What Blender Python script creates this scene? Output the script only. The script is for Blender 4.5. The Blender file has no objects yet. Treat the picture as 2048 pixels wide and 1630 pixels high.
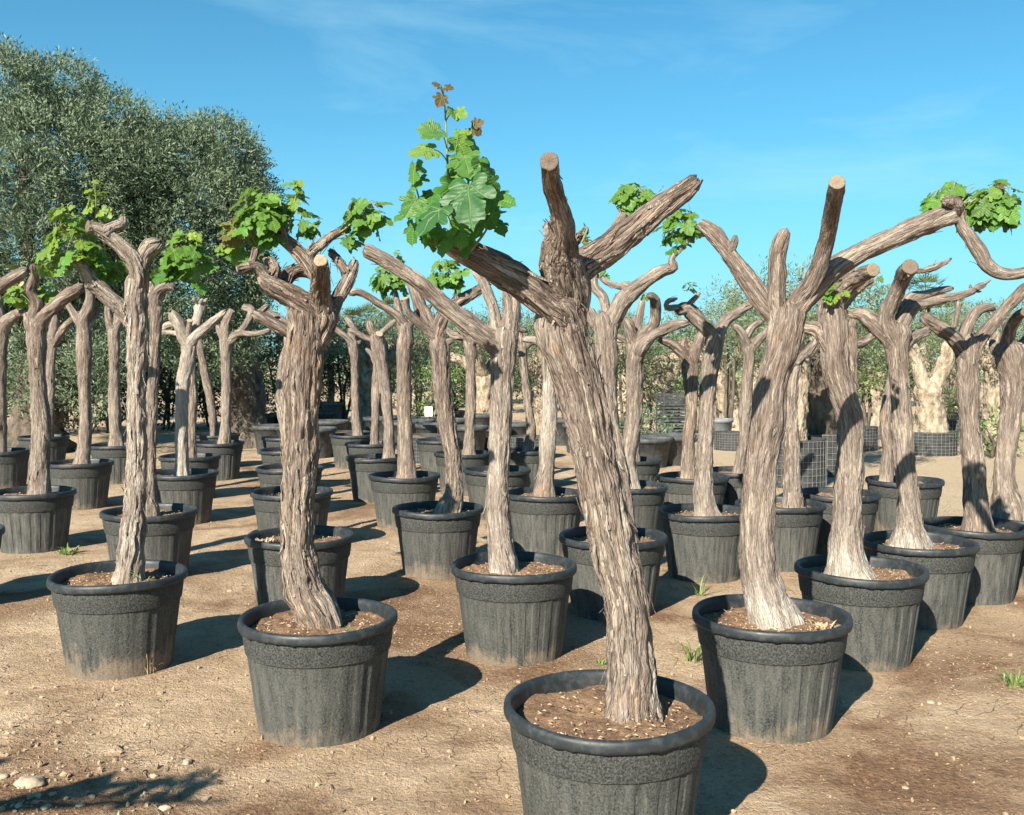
import bpy, math, random
import numpy as np
from mathutils import Matrix, Vector

# ------------------------------------------------------------------ camera, world, sun, exposure
sc = bpy.context.scene
C = sc.collection
R = math.radians
cd = bpy.data.cameras.new('camera'); cam = bpy.data.objects.new('camera', cd); C.objects.link(cam)
cd.sensor_width = 36.0; cd.lens = 36.0 * 2000 / 2048; cd.clip_end = 3000; cd.clip_start = .05
cam.location = (0, 0, 1.66); cam.rotation_euler = (math.pi / 2 - .0499, 0, 0)
sc.camera = cam
SUN_EL, SUN_AZ = R(32), R(206.5)           # azimuth clockwise from +Y: behind the camera, to its left
SUN = Vector((math.sin(SUN_AZ) * math.cos(SUN_EL), math.cos(SUN_AZ) * math.cos(SUN_EL), math.sin(SUN_EL)))
w = bpy.data.worlds.new('World'); sc.world = w; w.use_nodes = True
nt = w.node_tree; nt.nodes.clear()
def wn(t): return nt.nodes.new(t)
sky = wn('ShaderNodeTexSky'); sky.sky_type = 'NISHITA'; sky.sun_disc = False
sky.sun_elevation = SUN_EL; sky.sun_rotation = SUN_AZ; sky.air_density = 1.0; sky.dust_density = .25; sky.ozone_density = 2.2
tint = wn('ShaderNodeMix'); tint.data_type = 'RGBA'; tint.blend_type = 'MULTIPLY'; tint.inputs[0].default_value = 1
tint.inputs[7].default_value = (.28, .82, .95, 1)
tc = wn('ShaderNodeTexCoord'); mp = wn('ShaderNodeMapping'); mp.inputs['Rotation'].default_value = (0, R(-24), R(8)); mp.inputs['Scale'].default_value = (1.3, 1.3, 5.0)
cn = wn('ShaderNodeTexNoise'); cn.inputs['Scale'].default_value = 1.7; cn.inputs['Detail'].default_value = 7; cn.inputs['Roughness'].default_value = .58; cn.inputs['Distortion'].default_value = .5
cr = wn('ShaderNodeMapRange'); cr.inputs[1].default_value = .55; cr.inputs[2].default_value = .85; cr.inputs[3].default_value = 0; cr.inputs[4].default_value = .5
cm = wn('ShaderNodeMix'); cm.data_type = 'RGBA'; cm.inputs[7].default_value = (3.9, 6.4, 7.4, 1)
bg = wn('ShaderNodeBackground'); bg.inputs['Strength'].default_value = .063
wo = wn('ShaderNodeOutputWorld')
L = nt.links.new
L(sky.outputs[0], tint.inputs[6]); L(tc.outputs['Generated'], mp.inputs[0]); L(mp.outputs[0], cn.inputs['Vector'])
L(cn.outputs['Fac'], cr.inputs[0]); L(cr.outputs[0], cm.inputs[0]); 
hz_s = wn('ShaderNodeSeparateXYZ'); hz_r = wn('ShaderNodeValToRGB'); hz_m = wn('ShaderNodeMix'); hz_m.data_type = 'RGBA'; hz_m.inputs[7].default_value = (2.6, 5.2, 6.2, 1)   # pale haze low over the horizon, all round
e_ = hz_r.color_ramp.elements; e_[0].position = 0; e_[0].color = (.85, .85, .85, 1); e_[1].position = .42; e_[1].color = (0, 0, 0, 1)
for p_, v_ in ((.06, .66), (.13, .38), (.22, .17)): q_ = e_.new(p_); q_.color = (v_, v_, v_, 1)
L(tc.outputs['Generated'], hz_s.inputs[0]); L(hz_s.outputs['Z'], hz_r.inputs[0]); L(hz_r.outputs[0], hz_m.inputs[0]); L(tint.outputs[2], hz_m.inputs[6])
L(hz_m.outputs[2], cm.inputs[6]); L(cm.outputs[2], bg.inputs['Color']); L(bg.outputs[0], wo.inputs['Surface'])
sd = bpy.data.lights.new('sun', 'SUN'); sd.energy = 5.0; sd.angle = R(.53); sd.color = (1, .905, .77)
so = bpy.data.objects.new('sun', sd); C.objects.link(so); so.rotation_euler = (-SUN).to_track_quat('-Z', 'Y').to_euler()
sc.view_settings.view_transform = 'Standard'; sc.view_settings.look = 'None'; sc.view_settings.gamma = 1
sc.view_settings.exposure = 1.3
sc.cycles.max_bounces = 4; sc.cycles.diffuse_bounces = 2; sc.cycles.glossy_bounces = 1; sc.cycles.transmission_bounces = 3

# ------------------------------------------------------------------ helpers
rng = np.random.default_rng(7); random.seed(7)
PERM = np.random.default_rng(3).permutation(256).astype(np.int32); PERM = np.concatenate([PERM, PERM, PERM])
GRAD = np.random.default_rng(5).normal(size=(256, 3)); GRAD /= np.linalg.norm(GRAD, axis=1)[:, None]
def noise(p):
    """gradient noise, p (N,3) -> about -1..1"""
    i = np.floor(p).astype(np.int64); f = p - i; u = f * f * f * (f * (f * 6 - 15) + 10); i &= 255
    out = 0
    for dx in (0, 1):
        wx = u[:, 0] if dx else 1 - u[:, 0]
        for dy in (0, 1):
            wy = u[:, 1] if dy else 1 - u[:, 1]
            for dz in (0, 1):
                wz = u[:, 2] if dz else 1 - u[:, 2]
                h = PERM[PERM[PERM[(i[:, 0] + dx) & 255] + ((i[:, 1] + dy) & 255)] + ((i[:, 2] + dz) & 255)]
                g = GRAD[h]
                out = out + wx * wy * wz * (g[:, 0] * (f[:, 0] - dx) + g[:, 1] * (f[:, 1] - dy) + g[:, 2] * (f[:, 2] - dz))
    return out * 1.6
def mesh(name, v, f, smooth=True, attrs=None, uv=None):
    """v (N,3), f list of index arrays (quads/tris mixed as list of (M,k) arrays)"""
    me = bpy.data.meshes.new(name); v = np.asarray(v, float)
    if not isinstance(f, list): f = [f]
    f = [np.asarray(a, np.int32) for a in f if len(a)]
    tot = np.concatenate([np.full(len(a), a.shape[1], np.int32) for a in f]); idx = np.concatenate([a.ravel() for a in f])
    me.vertices.add(len(v)); me.vertices.foreach_set('co', v.ravel())
    me.loops.add(len(idx)); me.loops.foreach_set('vertex_index', idx)
    me.polygons.add(len(tot)); me.polygons.foreach_set('loop_start', np.concatenate([[0], np.cumsum(tot)[:-1]]).astype(np.int32))
    me.polygons.foreach_set('loop_total', tot)
    me.polygons.foreach_set('use_smooth', np.full(len(tot), smooth, bool))
    for k, a in (attrs or {}).items():
        a = np.asarray(a, float)
        if a.ndim == 2:
            at = me.attributes.new(k, 'FLOAT_VECTOR', 'POINT'); at.data.foreach_set('vector', a.ravel())
        else:
            at = me.attributes.new(k, 'FLOAT', 'POINT'); at.data.foreach_set('value', a)
    me.update(calc_edges=True); me.validate()
    return me
def obj(name, me, mat=None, parent=None, loc=None, kind=None, rot=None):
    o = bpy.data.objects.new(name, me); C.objects.link(o)
    if mat is not None and me is not None and not me.materials: me.materials.append(mat)
    if parent is not None: o.parent = parent
    if loc is not None: o.location = loc
    if rot is not None: o.rotation_euler = rot
    if kind: o['kind'] = kind
    return o
def thing(name, label, cat, loc=(0, 0, 0), group=None, rz=0):
    o = bpy.data.objects.new(name, None); C.objects.link(o); o.location = loc; o.rotation_euler = (0, 0, rz)
    o.empty_display_size = .1; return tag(o, label, cat, group)
def tag(o, label, cat, group=None):
    o['label'] = label; o['category'] = cat
    if group: o['group'] = group
    return o
def grid_faces(n, m, wrap=True):
    """n rings of m verts"""
    a = np.arange(n - 1)[:, None] * m; j = np.arange(m if wrap else m - 1)[None]; k = (j + 1) % m
    return np.stack([a + j, a + k, a + m + k, a + m + j], -1).reshape(-1, 4)
def lathe(prof, seg, jit=None):
    prof = np.asarray(prof, float); th = np.linspace(0, 2 * math.pi, seg, endpoint=False)
    v = np.stack([prof[:, 0:1] * np.cos(th), prof[:, 0:1] * np.sin(th), prof[:, 1:2] + 0 * th], -1)
    if jit is not None: v = jit(v, th)
    return v.reshape(-1, 3), grid_faces(len(prof), seg)
def spline(pts, step):
    """Catmull-Rom through pts (N,4) resampled at about step"""
    p = np.asarray(pts, float)
    if len(p) == 2: p = np.array([p[0], (p[0] + p[1]) / 2, p[1]])
    q = np.vstack([2 * p[0] - p[1], p, 2 * p[-1] - p[-2]]); out = []
    for i in range(len(p) - 1):
        t = np.linspace(0, 1, 24, endpoint=False)[:, None]; a, b, c, d = q[i], q[i + 1], q[i + 2], q[i + 3]
        out.append(.5 * (2 * b + (c - a) * t + (2 * a - 5 * b + 4 * c - d) * t ** 2 + (3 * b - a - 3 * c + d) * t ** 3))
    o = np.vstack(out + [p[-1:]]); s = np.concatenate([[0], np.cumsum(np.linalg.norm(np.diff(o[:, :3], axis=0), axis=1))])
    n = max(4, int(s[-1] / step) + 1); ss = np.linspace(0, s[-1], n)
    r = np.stack([np.interp(ss, s, o[:, k]) for k in range(4)], 1)
    return r, ss
def frames(c):
    t = np.gradient(c, axis=0); t /= np.linalg.norm(t, axis=1)[:, None] + 1e-9
    a = np.array([0, -1., 0]); 
    if abs(t[0] @ a) > .9: a = np.array([1., 0, 0])
    u = np.zeros_like(c); x = a - t[0] * (a @ t[0]); u[0] = x / np.linalg.norm(x)
    for i in range(1, len(c)):
        x = u[i - 1] - t[i] * (u[i - 1] @ t[i]); u[i] = x / np.linalg.norm(x)
    return t, u, np.cross(t, u)
def tube(pts, seg, step, end='r', seed=0, amp=1., twist=1.5, flare=False, s0=0., lump=1.):
    """bark-covered limb. end: c sawn open end, b broken, r rounded.  returns verts, faces, bark coordinate, height; plus end frame"""
    r4, s = spline(pts, step); n = len(r4); c = r4[:, :3]; rad = r4[:, 3].copy()
    L_ = s[-1]
    if end in 'rbt':
        k = (1.1 if end == 'r' else .45) * rad[-1]; x = np.clip((s - (L_ - k)) / k, 0, 1); rad = rad * np.sqrt(np.clip(1 - x ** 2 * (.97 if end == 'r' else .75), .02, 1))
    t, u, b = frames(c)
    th = np.linspace(0, 2 * math.pi, seg, endpoint=False)
    ang = th[None] + (twist * s)[:, None]
    ca, sa = np.cos(th)[None], np.sin(th)[None]
    rr = r4[:, 3:4]
    co = np.stack([np.cos(ang) * rr, np.sin(ang) * rr, np.broadcast_to((s + s0)[:, None], ang.shape)], -1).reshape(-1, 3)
    off = (seed * 7.31) % 97.
    def N(fx, fz, o): return noise(co * np.array([fx, fx, fz]) + off + o).reshape(n, seg)
    fade = np.minimum(1, rr / .05)
    lm = N(5, 3.2, 1.3) * .13 * rr * lump + N(13, 6, 4.1) * .07 * rr * lump + np.clip(N(9, 9, 7.7) - .18, 0, 1) * .22 * rr * lump
    ridge = (1 - 2 * np.abs(N(28, 3.4, 9.2))) * .0075
    pl = N(46, 10, 17.7); plate = (np.clip(pl * 5, -1, 1)) * .0042 + np.clip((N(74, 15, 2.9) - .10) * 7, 0, 1) * .0042 - np.clip((N(34, 5, 61.) - .28) * 6, 0, 1) * .007
    fine = N(125, 16, 33.1) * .003
    disp = lm + (ridge + plate + fine - .0048) * amp * fade
    if flare:
        zz = c[:, 2:3] - .455
        root = np.exp(-np.clip(zz, 0, None) / .055)
        disp = disp + rr * root * (.16 + .28 * N(11, 1.0, 51.) + .10 * N(24, 2., 5.))
    if end in 'bt':
        jag = N(40, 3, 71.)
        x = np.clip((s - (L_ - 1.3 * rad[0])) / (1.3 * rad[0] + 1e-6), 0, 1)[:, None]
        disp = disp + x * jag * .25 * rr
    if end == 'c': disp = disp * (1 - .6 * np.clip((s - (L_ - .04)) / .04, 0, 1))[:, None]
    R_ = rad[:, None] + disp
    R_ = np.maximum(R_, .25 * rad[:, None])
    v = c[:, None] + R_[..., None] * (ca[..., None] * u[:, None] + sa[..., None] * b[:, None])
    v = v.reshape(-1, 3); f = [grid_faces(n, seg)]
    if end in 'bt':
        last = v[-seg:]; j = np.abs(noise(co[-seg:] * np.array([60, 60, 1]) + off + 8)); last += t[-1] * (j * r4[-1, 3] * .9)[:, None]
    if end != 'c':
        v = np.vstack([v, c[-1:] + t[-1:] * r4[-1, 3] * (.12 if end == 'r' else -.15)]); co = np.vstack([co, co[-1:]])
        k = np.arange(seg); f.append(np.stack([(n - 1) * seg + k, (n - 1) * seg + (k + 1) % seg, np.full(seg, len(v) - 1)], 1))
    return v, f, co, (c, t, u, b, rad, s, R_)
def stick(pts, seg=6, r1=None):
    """plain thin tube for stems and twigs: pts (N,4)"""
    p = np.asarray(pts, float); t, u, b = frames(p[:, :3]); th = np.linspace(0, 2 * math.pi, seg, endpoint=False)
    v = p[:, None, :3] + p[:, None, 3:4] * (np.cos(th)[None, :, None] * u[:, None] + np.sin(th)[None, :, None] * b[:, None])
    return v.reshape(-1, 3), grid_faces(len(p), seg)
class Joined:
    def __init__(s): s.v = []; s.f = []; s.n = 0
    def add(s, v, f):
        for a in (f if isinstance(f, list) else [f]): s.f.append(np.asarray(a) + s.n)
        s.v.append(np.asarray(v)); s.n += len(v)
    def mesh(s, name, smooth=True): return mesh(name, np.vstack(s.v), s.f, smooth)

# ------------------------------------------------------------------ materials
class M:
    def __init__(s, name):
        s.m = bpy.data.materials.new(name); s.m.use_nodes = True; s.t = s.m.node_tree; s.p = s.t.nodes['Principled BSDF']; s.out = s.t.nodes['Material Output']
    def n(s, t, **k):
        o = s.t.nodes.new(t)
        for a, b in k.items(): setattr(o, a, b)
        return o
    def l(s, a, b): s.t.links.new(a, b)
    def noise(s, vec, scale, detail=4, rough=.6, mapscale=None, dist=0):
        if mapscale:
            mp = s.n('ShaderNodeMapping'); mp.inputs['Scale'].default_value = mapscale; s.l(vec, mp.inputs[0]); vec = mp.outputs[0]
        o = s.n('ShaderNodeTexNoise'); o.inputs['Scale'].default_value = scale; o.inputs['Detail'].default_value = detail; o.inputs['Roughness'].default_value = rough; o.inputs['Distortion'].default_value = dist
        s.l(vec, o.inputs['Vector']); return o.outputs['Fac']
    def ramp(s, fac, stops, interp='LINEAR'):
        o = s.n('ShaderNodeValToRGB'); e = o.color_ramp.elements; o.color_ramp.interpolation = interp
        while len(e) < len(stops): e.new(.5)
        for i, (p, c) in enumerate(stops): e[i].position = p; e[i].color = (c[0], c[1], c[2], 1) if hasattr(c, '__len__') else (c, c, c, 1)
        s.l(fac, o.inputs[0]); return o.outputs[0]
    def mix(s, fac, a, b, mode='MIX'):
        o = s.n('ShaderNodeMix', data_type='RGBA', blend_type=mode)
        for v, i in ((fac, 0), (a, 6), (b, 7)):
            if hasattr(v, 'links'): s.l(v, o.inputs[i])
            elif i == 0: o.inputs[0].default_value = v
            else: o.inputs[i].default_value = (*v, 1)
        return o.outputs[2]
    def math(s, op, a, b=None, clamp=False):
        o = s.n('ShaderNodeMath', operation=op, use_clamp=clamp)
        for v, i in ((a, 0), (b, 1)):
            if v is None: continue
            if hasattr(v, 'links'): s.l(v, o.inputs[i])
            else: o.inputs[i].default_value = v
        return o.outputs[0]
    def bump(s, h, strength, dist, normal=None):
        o = s.n('ShaderNodeBump'); o.inputs['Strength'].default_value = strength; o.inputs['Distance'].default_value = dist; s.l(h, o.inputs['Height'])
        if normal: s.l(normal, o.inputs['Normal'])
        return o.outputs[0]
    def attr(s, name, typ='GEOMETRY'): return s.n('ShaderNodeAttribute', attribute_name=name, attribute_type=typ)
    def fin(s, col=None, rough=.85, nrm=None, spec=.3):
        if col is not None:
            if hasattr(col, 'links'): s.l(col, s.p.inputs['Base Color'])
            else: s.p.inputs['Base Color'].default_value = (*col, 1)
        if hasattr(rough, 'links'): s.l(rough, s.p.inputs['Roughness'])
        else: s.p.inputs['Roughness'].default_value = rough
        s.p.inputs['Specular IOR Level'].default_value = spec
        if nrm: s.l(nrm, s.p.inputs['Normal'])
        return s.m
def mat_bark():
    m = M('bark'); co = m.attr('bark_co').outputs['Vector']; pale = m.attr('pale').outputs['Fac']; tone = m.attr('tone').outputs['Fac']; shag = m.attr('shag').outputs['Fac']
    wob = m.n('ShaderNodeTexNoise'); wob.inputs['Scale'].default_value = 1; wob.inputs['Detail'].default_value = 4; wm = m.n('ShaderNodeMapping'); wm.inputs['Scale'].default_value = (26, 26, 9); m.l(co, wm.inputs[0]); m.l(wm.outputs[0], wob.inputs['Vector'])
    cw = m.mix(.022, co, wob.outputs['Color'], 'ADD')
    def vor(sc_, feat):
        mp = m.n('ShaderNodeMapping'); mp.inputs['Scale'].default_value = sc_; m.l(cw, mp.inputs[0]); v = m.n('ShaderNodeTexVoronoi', feature=feat); v.inputs['Scale'].default_value = 1; m.l(mp.outputs[0], v.inputs['Vector']); return v
    A = (78, 78, 6.0); B_ = (165, 165, 13); e1 = vor(A, 'DISTANCE_TO_EDGE').outputs['Distance']; cell = vor(A, 'F1').outputs['Color']; e2 = vor(B_, 'DISTANCE_TO_EDGE').outputs['Distance']; cell2 = vor(B_, 'F1').outputs['Color']
    s1 = m.n('ShaderNodeSeparateColor'); m.l(cell, s1.inputs[0]); s2 = m.n('ShaderNodeSeparateColor'); m.l(cell2, s2.inputs[0]); ca, cb, cc = s1.outputs[0], s1.outputs[1], s2.outputs[0]
    fib = m.noise(co, 1, 3, .75, (150, 150, 15)); big = m.noise(co, 1, 2, .55, (9, 9, 3.5)); patch = m.noise(co, 1, 3, .6, (20, 20, 4.0), .6); strip = m.noise(co, 1, 4, .68, (44, 44, 6), .4)
    f = m.math('ADD', m.math('MULTIPLY', strip, .66), m.math('MULTIPLY', m.math('ADD', ca, cc), .19))
    brown = m.ramp(f, [(.26, (.060, .044, .036)), (.42, (.128, .096, .077)), (.56, (.190, .148, .120)), (.74, (.275, .225, .185))])
    grey = m.ramp(f, [(.26, (.13, .105, .087)), (.42, (.235, .196, .163)), (.58, (.315, .270, .228)), (.76, (.42, .372, .318))])
    base = m.mix(m.math('ADD', pale, m.math('MULTIPLY', m.math('SUBTRACT', big, .5), 1.5), True), brown, grey)
    red = m.ramp(m.math('ADD', m.math('ADD', m.math('MULTIPLY', patch, .8), m.math('MULTIPLY', cb, .2)), m.math('MULTIPLY', tone, .17)), [(.63, 0.), (.70, 1.)])
    base = m.mix(m.math('MULTIPLY', red, .6), base, m.mix(fib, (.20, .115, .068), (.42, .275, .17)))
    straw = m.ramp(cb, [(.86, 0.), (.90, 1.)]); base = m.mix(m.math('MULTIPLY', straw, .55), base, (.43, .37, .29))
    bl = m.ramp(m.math('ADD', pale, m.math('MULTIPLY', m.math('SUBTRACT', big, .5), 1.0)), [(.72, 0.), (.98, 1.)])
    base = m.mix(m.math('MULTIPLY', bl, .75), base, m.ramp(f, [(.25, (.27, .235, .19)), (.5, (.42, .375, .315)), (.75, (.53, .485, .42))]))
    cr1 = m.ramp(e1, [(.0, 1.), (.075, 0.)]); cr2 = m.ramp(e2, [(.0, 1.), (.07, 0.)]); on = m.math('MULTIPLY', m.ramp(strip, [(.40, 1.), (.58, .15)]), shag)
    base = m.mix(m.math('MULTIPLY', m.math('MULTIPLY', cr1, on), .75), base, (.035, .026, .021))
    base = m.mix(m.math('MULTIPLY', m.math('MULTIPLY', cr2, on), .40), base, (.05, .038, .03))
    base = m.mix(.7, base, m.ramp(fib, [(.30, .55), (.70, 1.35)]), 'MULTIPLY')
    h = m.math('ADD', m.math('MULTIPLY', shag, m.math('ADD', m.math('MULTIPLY', m.ramp(e1, [(0., 0.), (.16, 1.)]), .9), m.math('MULTIPLY', ca, .8))), m.math('ADD', m.math('MULTIPLY', m.ramp(e2, [(0., 0.), (.2, 1.)]), .35), m.math('MULTIPLY', fib, .55)))
    return m.fin(base, .95, m.bump(h, 1., .0075), .12)
def mat_cutwood():
    m = M('sawn_wood'); tcn = m.n('ShaderNodeTexCoord').outputs['Object']; sp = m.n('ShaderNodeSeparateXYZ'); m.l(tcn, sp.inputs[0])
    rad = m.math('SQRT', m.math('ADD', m.math('POWER', sp.outputs['X'], 2.), m.math('POWER', sp.outputs['Y'], 2.))); ang = m.math('ARCTAN2', sp.outputs['Y'], sp.outputs['X'])
    nz = m.noise(tcn, 70, 5); n2 = m.noise(tcn, 24, 5); ring = m.math('SINE', m.math('ADD', m.math('MULTIPLY', rad, 1500.), m.math('MULTIPLY', n2, 9.)))
    cx = m.n('ShaderNodeCombineXYZ'); m.l(m.math('MULTIPLY', ang, 3.2), cx.inputs[0]); m.l(m.math('MULTIPLY', rad, 14.), cx.inputs[1]); chk = m.noise(cx.outputs[0], 2.2, 4, .6)
    oi = m.n('ShaderNodeObjectInfo').outputs['Color']; dark = m.mix(.72, oi, (.07, .045, .03))
    c = m.mix(m.math('MULTIPLY', m.math('ADD', ring, 1.), .22), oi, dark); c = m.mix(m.ramp(chk, [(.56, 0.), (.64, .85)]), c, dark); c = m.mix(m.ramp(nz, [(.50, 0.), (.66, .65)]), c, m.mix(.5, oi, (.16, .12, .09)))
    return m.fin(c, .92, m.bump(m.math('SUBTRACT', nz, chk), .8, .006), .1)
def mat_pot():
    m = M('black_pot_plastic'); g = m.n('ShaderNodeTexCoord').outputs['Object']; geo = m.n('ShaderNodeNewGeometry').outputs['Position']
    sx = m.n('ShaderNodeSeparateXYZ'); m.l(g, sx.inputs[0]); z = sx.outputs['Z']; rnd = m.n('ShaderNodeObjectInfo').outputs['Random']
    grain = m.noise(g, 125, 4, .75); med = m.noise(geo, 7, 5, .65); drip = m.noise(geo, 1, 5, .65, (34, 34, 3.2)); sc_ = m.noise(geo, 1, 4, .7, (110, 110, 12))
    c = m.mix(m.ramp(grain, [(.40, 0.), (.66, 1.)]), (.014, .016, .016), (.092, .097, .088))
    body = m.ramp(z, [(.355, 1.), (.375, 0.)])
    c = m.mix(m.math('MULTIPLY', body, m.math('MULTIPLY', m.ramp(drip, [(.36, 0.), (.68, 1.)]), m.math('ADD', .35, m.math('MULTIPLY', rnd, .5)))), c, (.125, .126, .112))
    c = m.mix(m.math('MULTIPLY', m.ramp(sc_, [(.60, 0.), (.74, 1.)]), .35), c, (.20, .19, .165))
    low = m.math('ADD', m.math('SUBTRACT', m.math('MULTIPLY', z, -4.4), m.math('MULTIPLY', rnd, .75)), m.math('ADD', m.math('MULTIPLY', med, 2.0), m.math('MULTIPLY', drip, .8)))
    dust = m.ramp(low, [(.62, 0.), (2.0, 1.)])
    c = m.mix(m.math('MULTIPLY', dust, m.ramp(grain, [(.3, .25), (.7, .72)])), c, (.25, .19, .128))
    h = m.math('ADD', grain, m.math('MULTIPLY', sc_, .3))
    return m.fin(c, .72, m.bump(h, .8, .006), .3)
def mat_rim():
    m = M('black_rim_plastic'); g = m.n('ShaderNodeTexCoord').outputs['Object']; geo = m.n('ShaderNodeNewGeometry').outputs['Position']
    d = m.noise(geo, 22, 6, .7); s_ = m.noise(geo, 1, 4, .7, (20, 20, 160))
    c = m.mix(m.ramp(d, [(.48, 0.), (.75, .55)]), (.016, .021, .024), (.075, .08, .078))
    c = m.mix(m.ramp(s_, [(.66, 0.), (.75, .4)]), c, (.16, .16, .155))
    return m.fin(c, m.ramp(d, [(.35, .42), (.7, .66)]), m.bump(d, .25, .003), .45)
def mat_soil():
    m = M('potting_soil'); g = m.n('ShaderNodeNewGeometry').outputs['Position']
    a = m.noise(g, 70, 6, .7); b = m.noise(g, 7, 4); k = m.noise(g, 210, 3, .6)
    c = m.ramp(a, [(.3, (.085, .052, .033)), (.52, (.175, .11, .07)), (.7, (.29, .195, .125))])
    c = m.mix(m.ramp(b, [(.45, 0.), (.65, .7)]), c, (.27, .175, .105)); c = m.mix(m.ramp(k, [(.64, 0.), (.72, .8)]), c, (.46, .36, .25))
    return m.fin(c, .95, m.bump(a, .9, .012), .1)
def mat_ground():
    m = M('dry_earth'); g = m.n('ShaderNodeNewGeometry').outputs['Position']; s = m.n('ShaderNodeSeparateXYZ'); m.l(g, s.inputs[0])
    big = m.noise(g, .9, 4, .6, None, .6); mid = m.noise(g, 4.5, 5, .68); fin_ = m.noise(g, 45, 4, .72); spk = m.noise(g, 170, 3, .6)
    c = m.ramp(mid, [(.30, (.37, .264, .165)), (.46, (.50, .373, .243)), (.60, (.59, .453, .306)), (.78, (.66, .528, .376))])
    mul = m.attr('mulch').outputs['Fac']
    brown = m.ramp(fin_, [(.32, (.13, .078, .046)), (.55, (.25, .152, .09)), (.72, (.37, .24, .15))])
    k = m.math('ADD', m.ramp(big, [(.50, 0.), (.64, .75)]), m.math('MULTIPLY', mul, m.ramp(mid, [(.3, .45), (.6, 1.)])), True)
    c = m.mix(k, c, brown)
    path = m.attr('path').outputs['Fac']; c = m.mix(path, c, m.ramp(fin_, [(.3, (.46, .36, .235)), (.7, (.62, .50, .345))]))
    c = m.mix(m.ramp(fin_, [(.30, .75), (.43, 0.)]), c, (.15, .098, .06)); c = m.mix(m.ramp(spk, [(.64, 0.), (.74, .75)]), c, (.60, .49, .35)); c = m.mix(m.ramp(spk, [(.27, .7), (.36, 0.)]), c, (.115, .075, .047))
    c = m.mix(.6, c, m.ramp(m.noise(g, 75, 5, .75), [(.34, .62), (.5, 1.), (.66, 1.22)]), 'MULTIPLY')
    v = m.n('ShaderNodeTexVoronoi', feature='DISTANCE_TO_EDGE'); v.inputs['Scale'].default_value = 6.5
    wob = m.n('ShaderNodeTexNoise'); wob.inputs['Scale'].default_value = 9; wob.inputs['Detail'].default_value = 4; m.l(g, wob.inputs['Vector'])
    m.l(m.mix(.13, g, wob.outputs['Color'], 'ADD'), v.inputs['Vector'])
    cm_ = m.noise(g, 1.6, 3); on = m.math('MULTIPLY', m.ramp(cm_, [(.5, 0.), (.6, 1.)]), m.math('SUBTRACT', 1., k, True))
    crack = m.math('MULTIPLY', m.ramp(v.outputs['Distance'], [(.0, 1.), (.020, 0.)]), on)
    c = m.mix(m.math('MULTIPLY', crack, .6), c, (.14, .09, .055))
    h = m.math('SUBTRACT', m.math('ADD', m.math('MULTIPLY', fin_, .7), m.math('MULTIPLY', mid, .8)), m.math('MULTIPLY', crack, .5))
    h2 = m.math('ADD', h, m.math('MULTIPLY', spk, .25))
    return m.fin(c, .95, m.bump(h2, 1., .045), .1)
def mat_leaf():
    m = M('vine_leaf'); oi = m.n('ShaderNodeObjectInfo'); lc = m.attr('leaf_co').outputs['Vector']; s = m.n('ShaderNodeSeparateXYZ'); m.l(lc, s.inputs[0])
    ax = m.math('ABSOLUTE', s.outputs['X']); y = s.outputs['Y']; vein = None
    for a in (0, 40, 82):
        ca, sa = math.cos(R(a)), math.sin(R(a))
        dd = m.math('ABSOLUTE', m.math('SUBTRACT', m.math('MULTIPLY', ax, ca), m.math('MULTIPLY', y, sa)))
        vein = dd if vein is None else m.math('MINIMUM', vein, dd)
    side = m.n('ShaderNodeTexWave', wave_type='BANDS', bands_direction='Y'); side.inputs['Scale'].default_value = 3.2; side.inputs['Distortion'].default_value = 2.5
    m.l(lc, side.inputs['Vector'])
    vm = m.ramp(vein, [(.0, 1.), (.028, 0.)])
    nz = m.noise(lc, 5, 4); base = m.mix(m.ramp(nz, [(.3, 0.), (.7, .5)]), oi.outputs['Color'], m.mix(1., oi.outputs['Color'], (.62, .74, .5), 'MULTIPLY'))
    base = m.mix(m.math('MULTIPLY', vm, .55), base, (.24, .36, .13))
    bf = m.n('ShaderNodeNewGeometry').outputs['Backfacing']; base = m.mix(m.math('MULTIPLY', bf, .45), base, (.24, .31, .17))
    h = m.math('SUBTRACT', m.math('MULTIPLY', side.outputs['Fac'], .35), vm)
    nrm = m.bump(h, .5, .004)
    m.fin(base, .45, nrm, .35)
    tr = m.n('ShaderNodeBsdfTranslucent'); m.l(m.mix(1., base, (1.2, 1.25, .55), 'MULTIPLY'), tr.inputs['Color']); ms = m.n('ShaderNodeMixShader'); ms.inputs[0].default_value = .38
    m.l(m.p.outputs[0], ms.inputs[1]); m.l(tr.outputs[0], ms.inputs[2]); m.l(ms.outputs[0], m.out.inputs['Surface'])
    return m.m
def mat_foliage(name, a, b, c, back, scale=.9):
    m = M(name); g = m.n('ShaderNodeNewGeometry'); nz = m.noise(g.outputs['Position'], scale, 3); rnd = m.attr('rnd').outputs['Fac']
    f = m.math('ADD', m.math('MULTIPLY', nz, .7), m.math('MULTIPLY', rnd, .5)); col = m.ramp(f, [(.3, a), (.58, b), (.85, c)])
    col = m.mix(m.math('MULTIPLY', g.outputs['Backfacing'], .6), col, back)
    m.fin(col, .55, None, .35)
    tr = m.n('ShaderNodeBsdfTranslucent'); m.l(col, tr.inputs['Color']); ms = m.n('ShaderNodeMixShader'); ms.inputs[0].default_value = .22
    m.l(m.p.outputs[0], ms.inputs[1]); m.l(tr.outputs[0], ms.inputs[2]); m.l(ms.outputs[0], m.out.inputs['Surface'])
    return m.m
def mat_simple(name, c1, c2, scale, rough=.8, bump=.5, dist=.005, spec=.3, ms=None):
    m = M(name); g = m.n('ShaderNodeNewGeometry').outputs['Position']; nz = m.noise(g, scale, 5, .65, ms)
    return m.fin(m.ramp(nz, [(.32, c1), (.68, c2)]), rough, m.bump(nz, bump, dist), spec)
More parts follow.
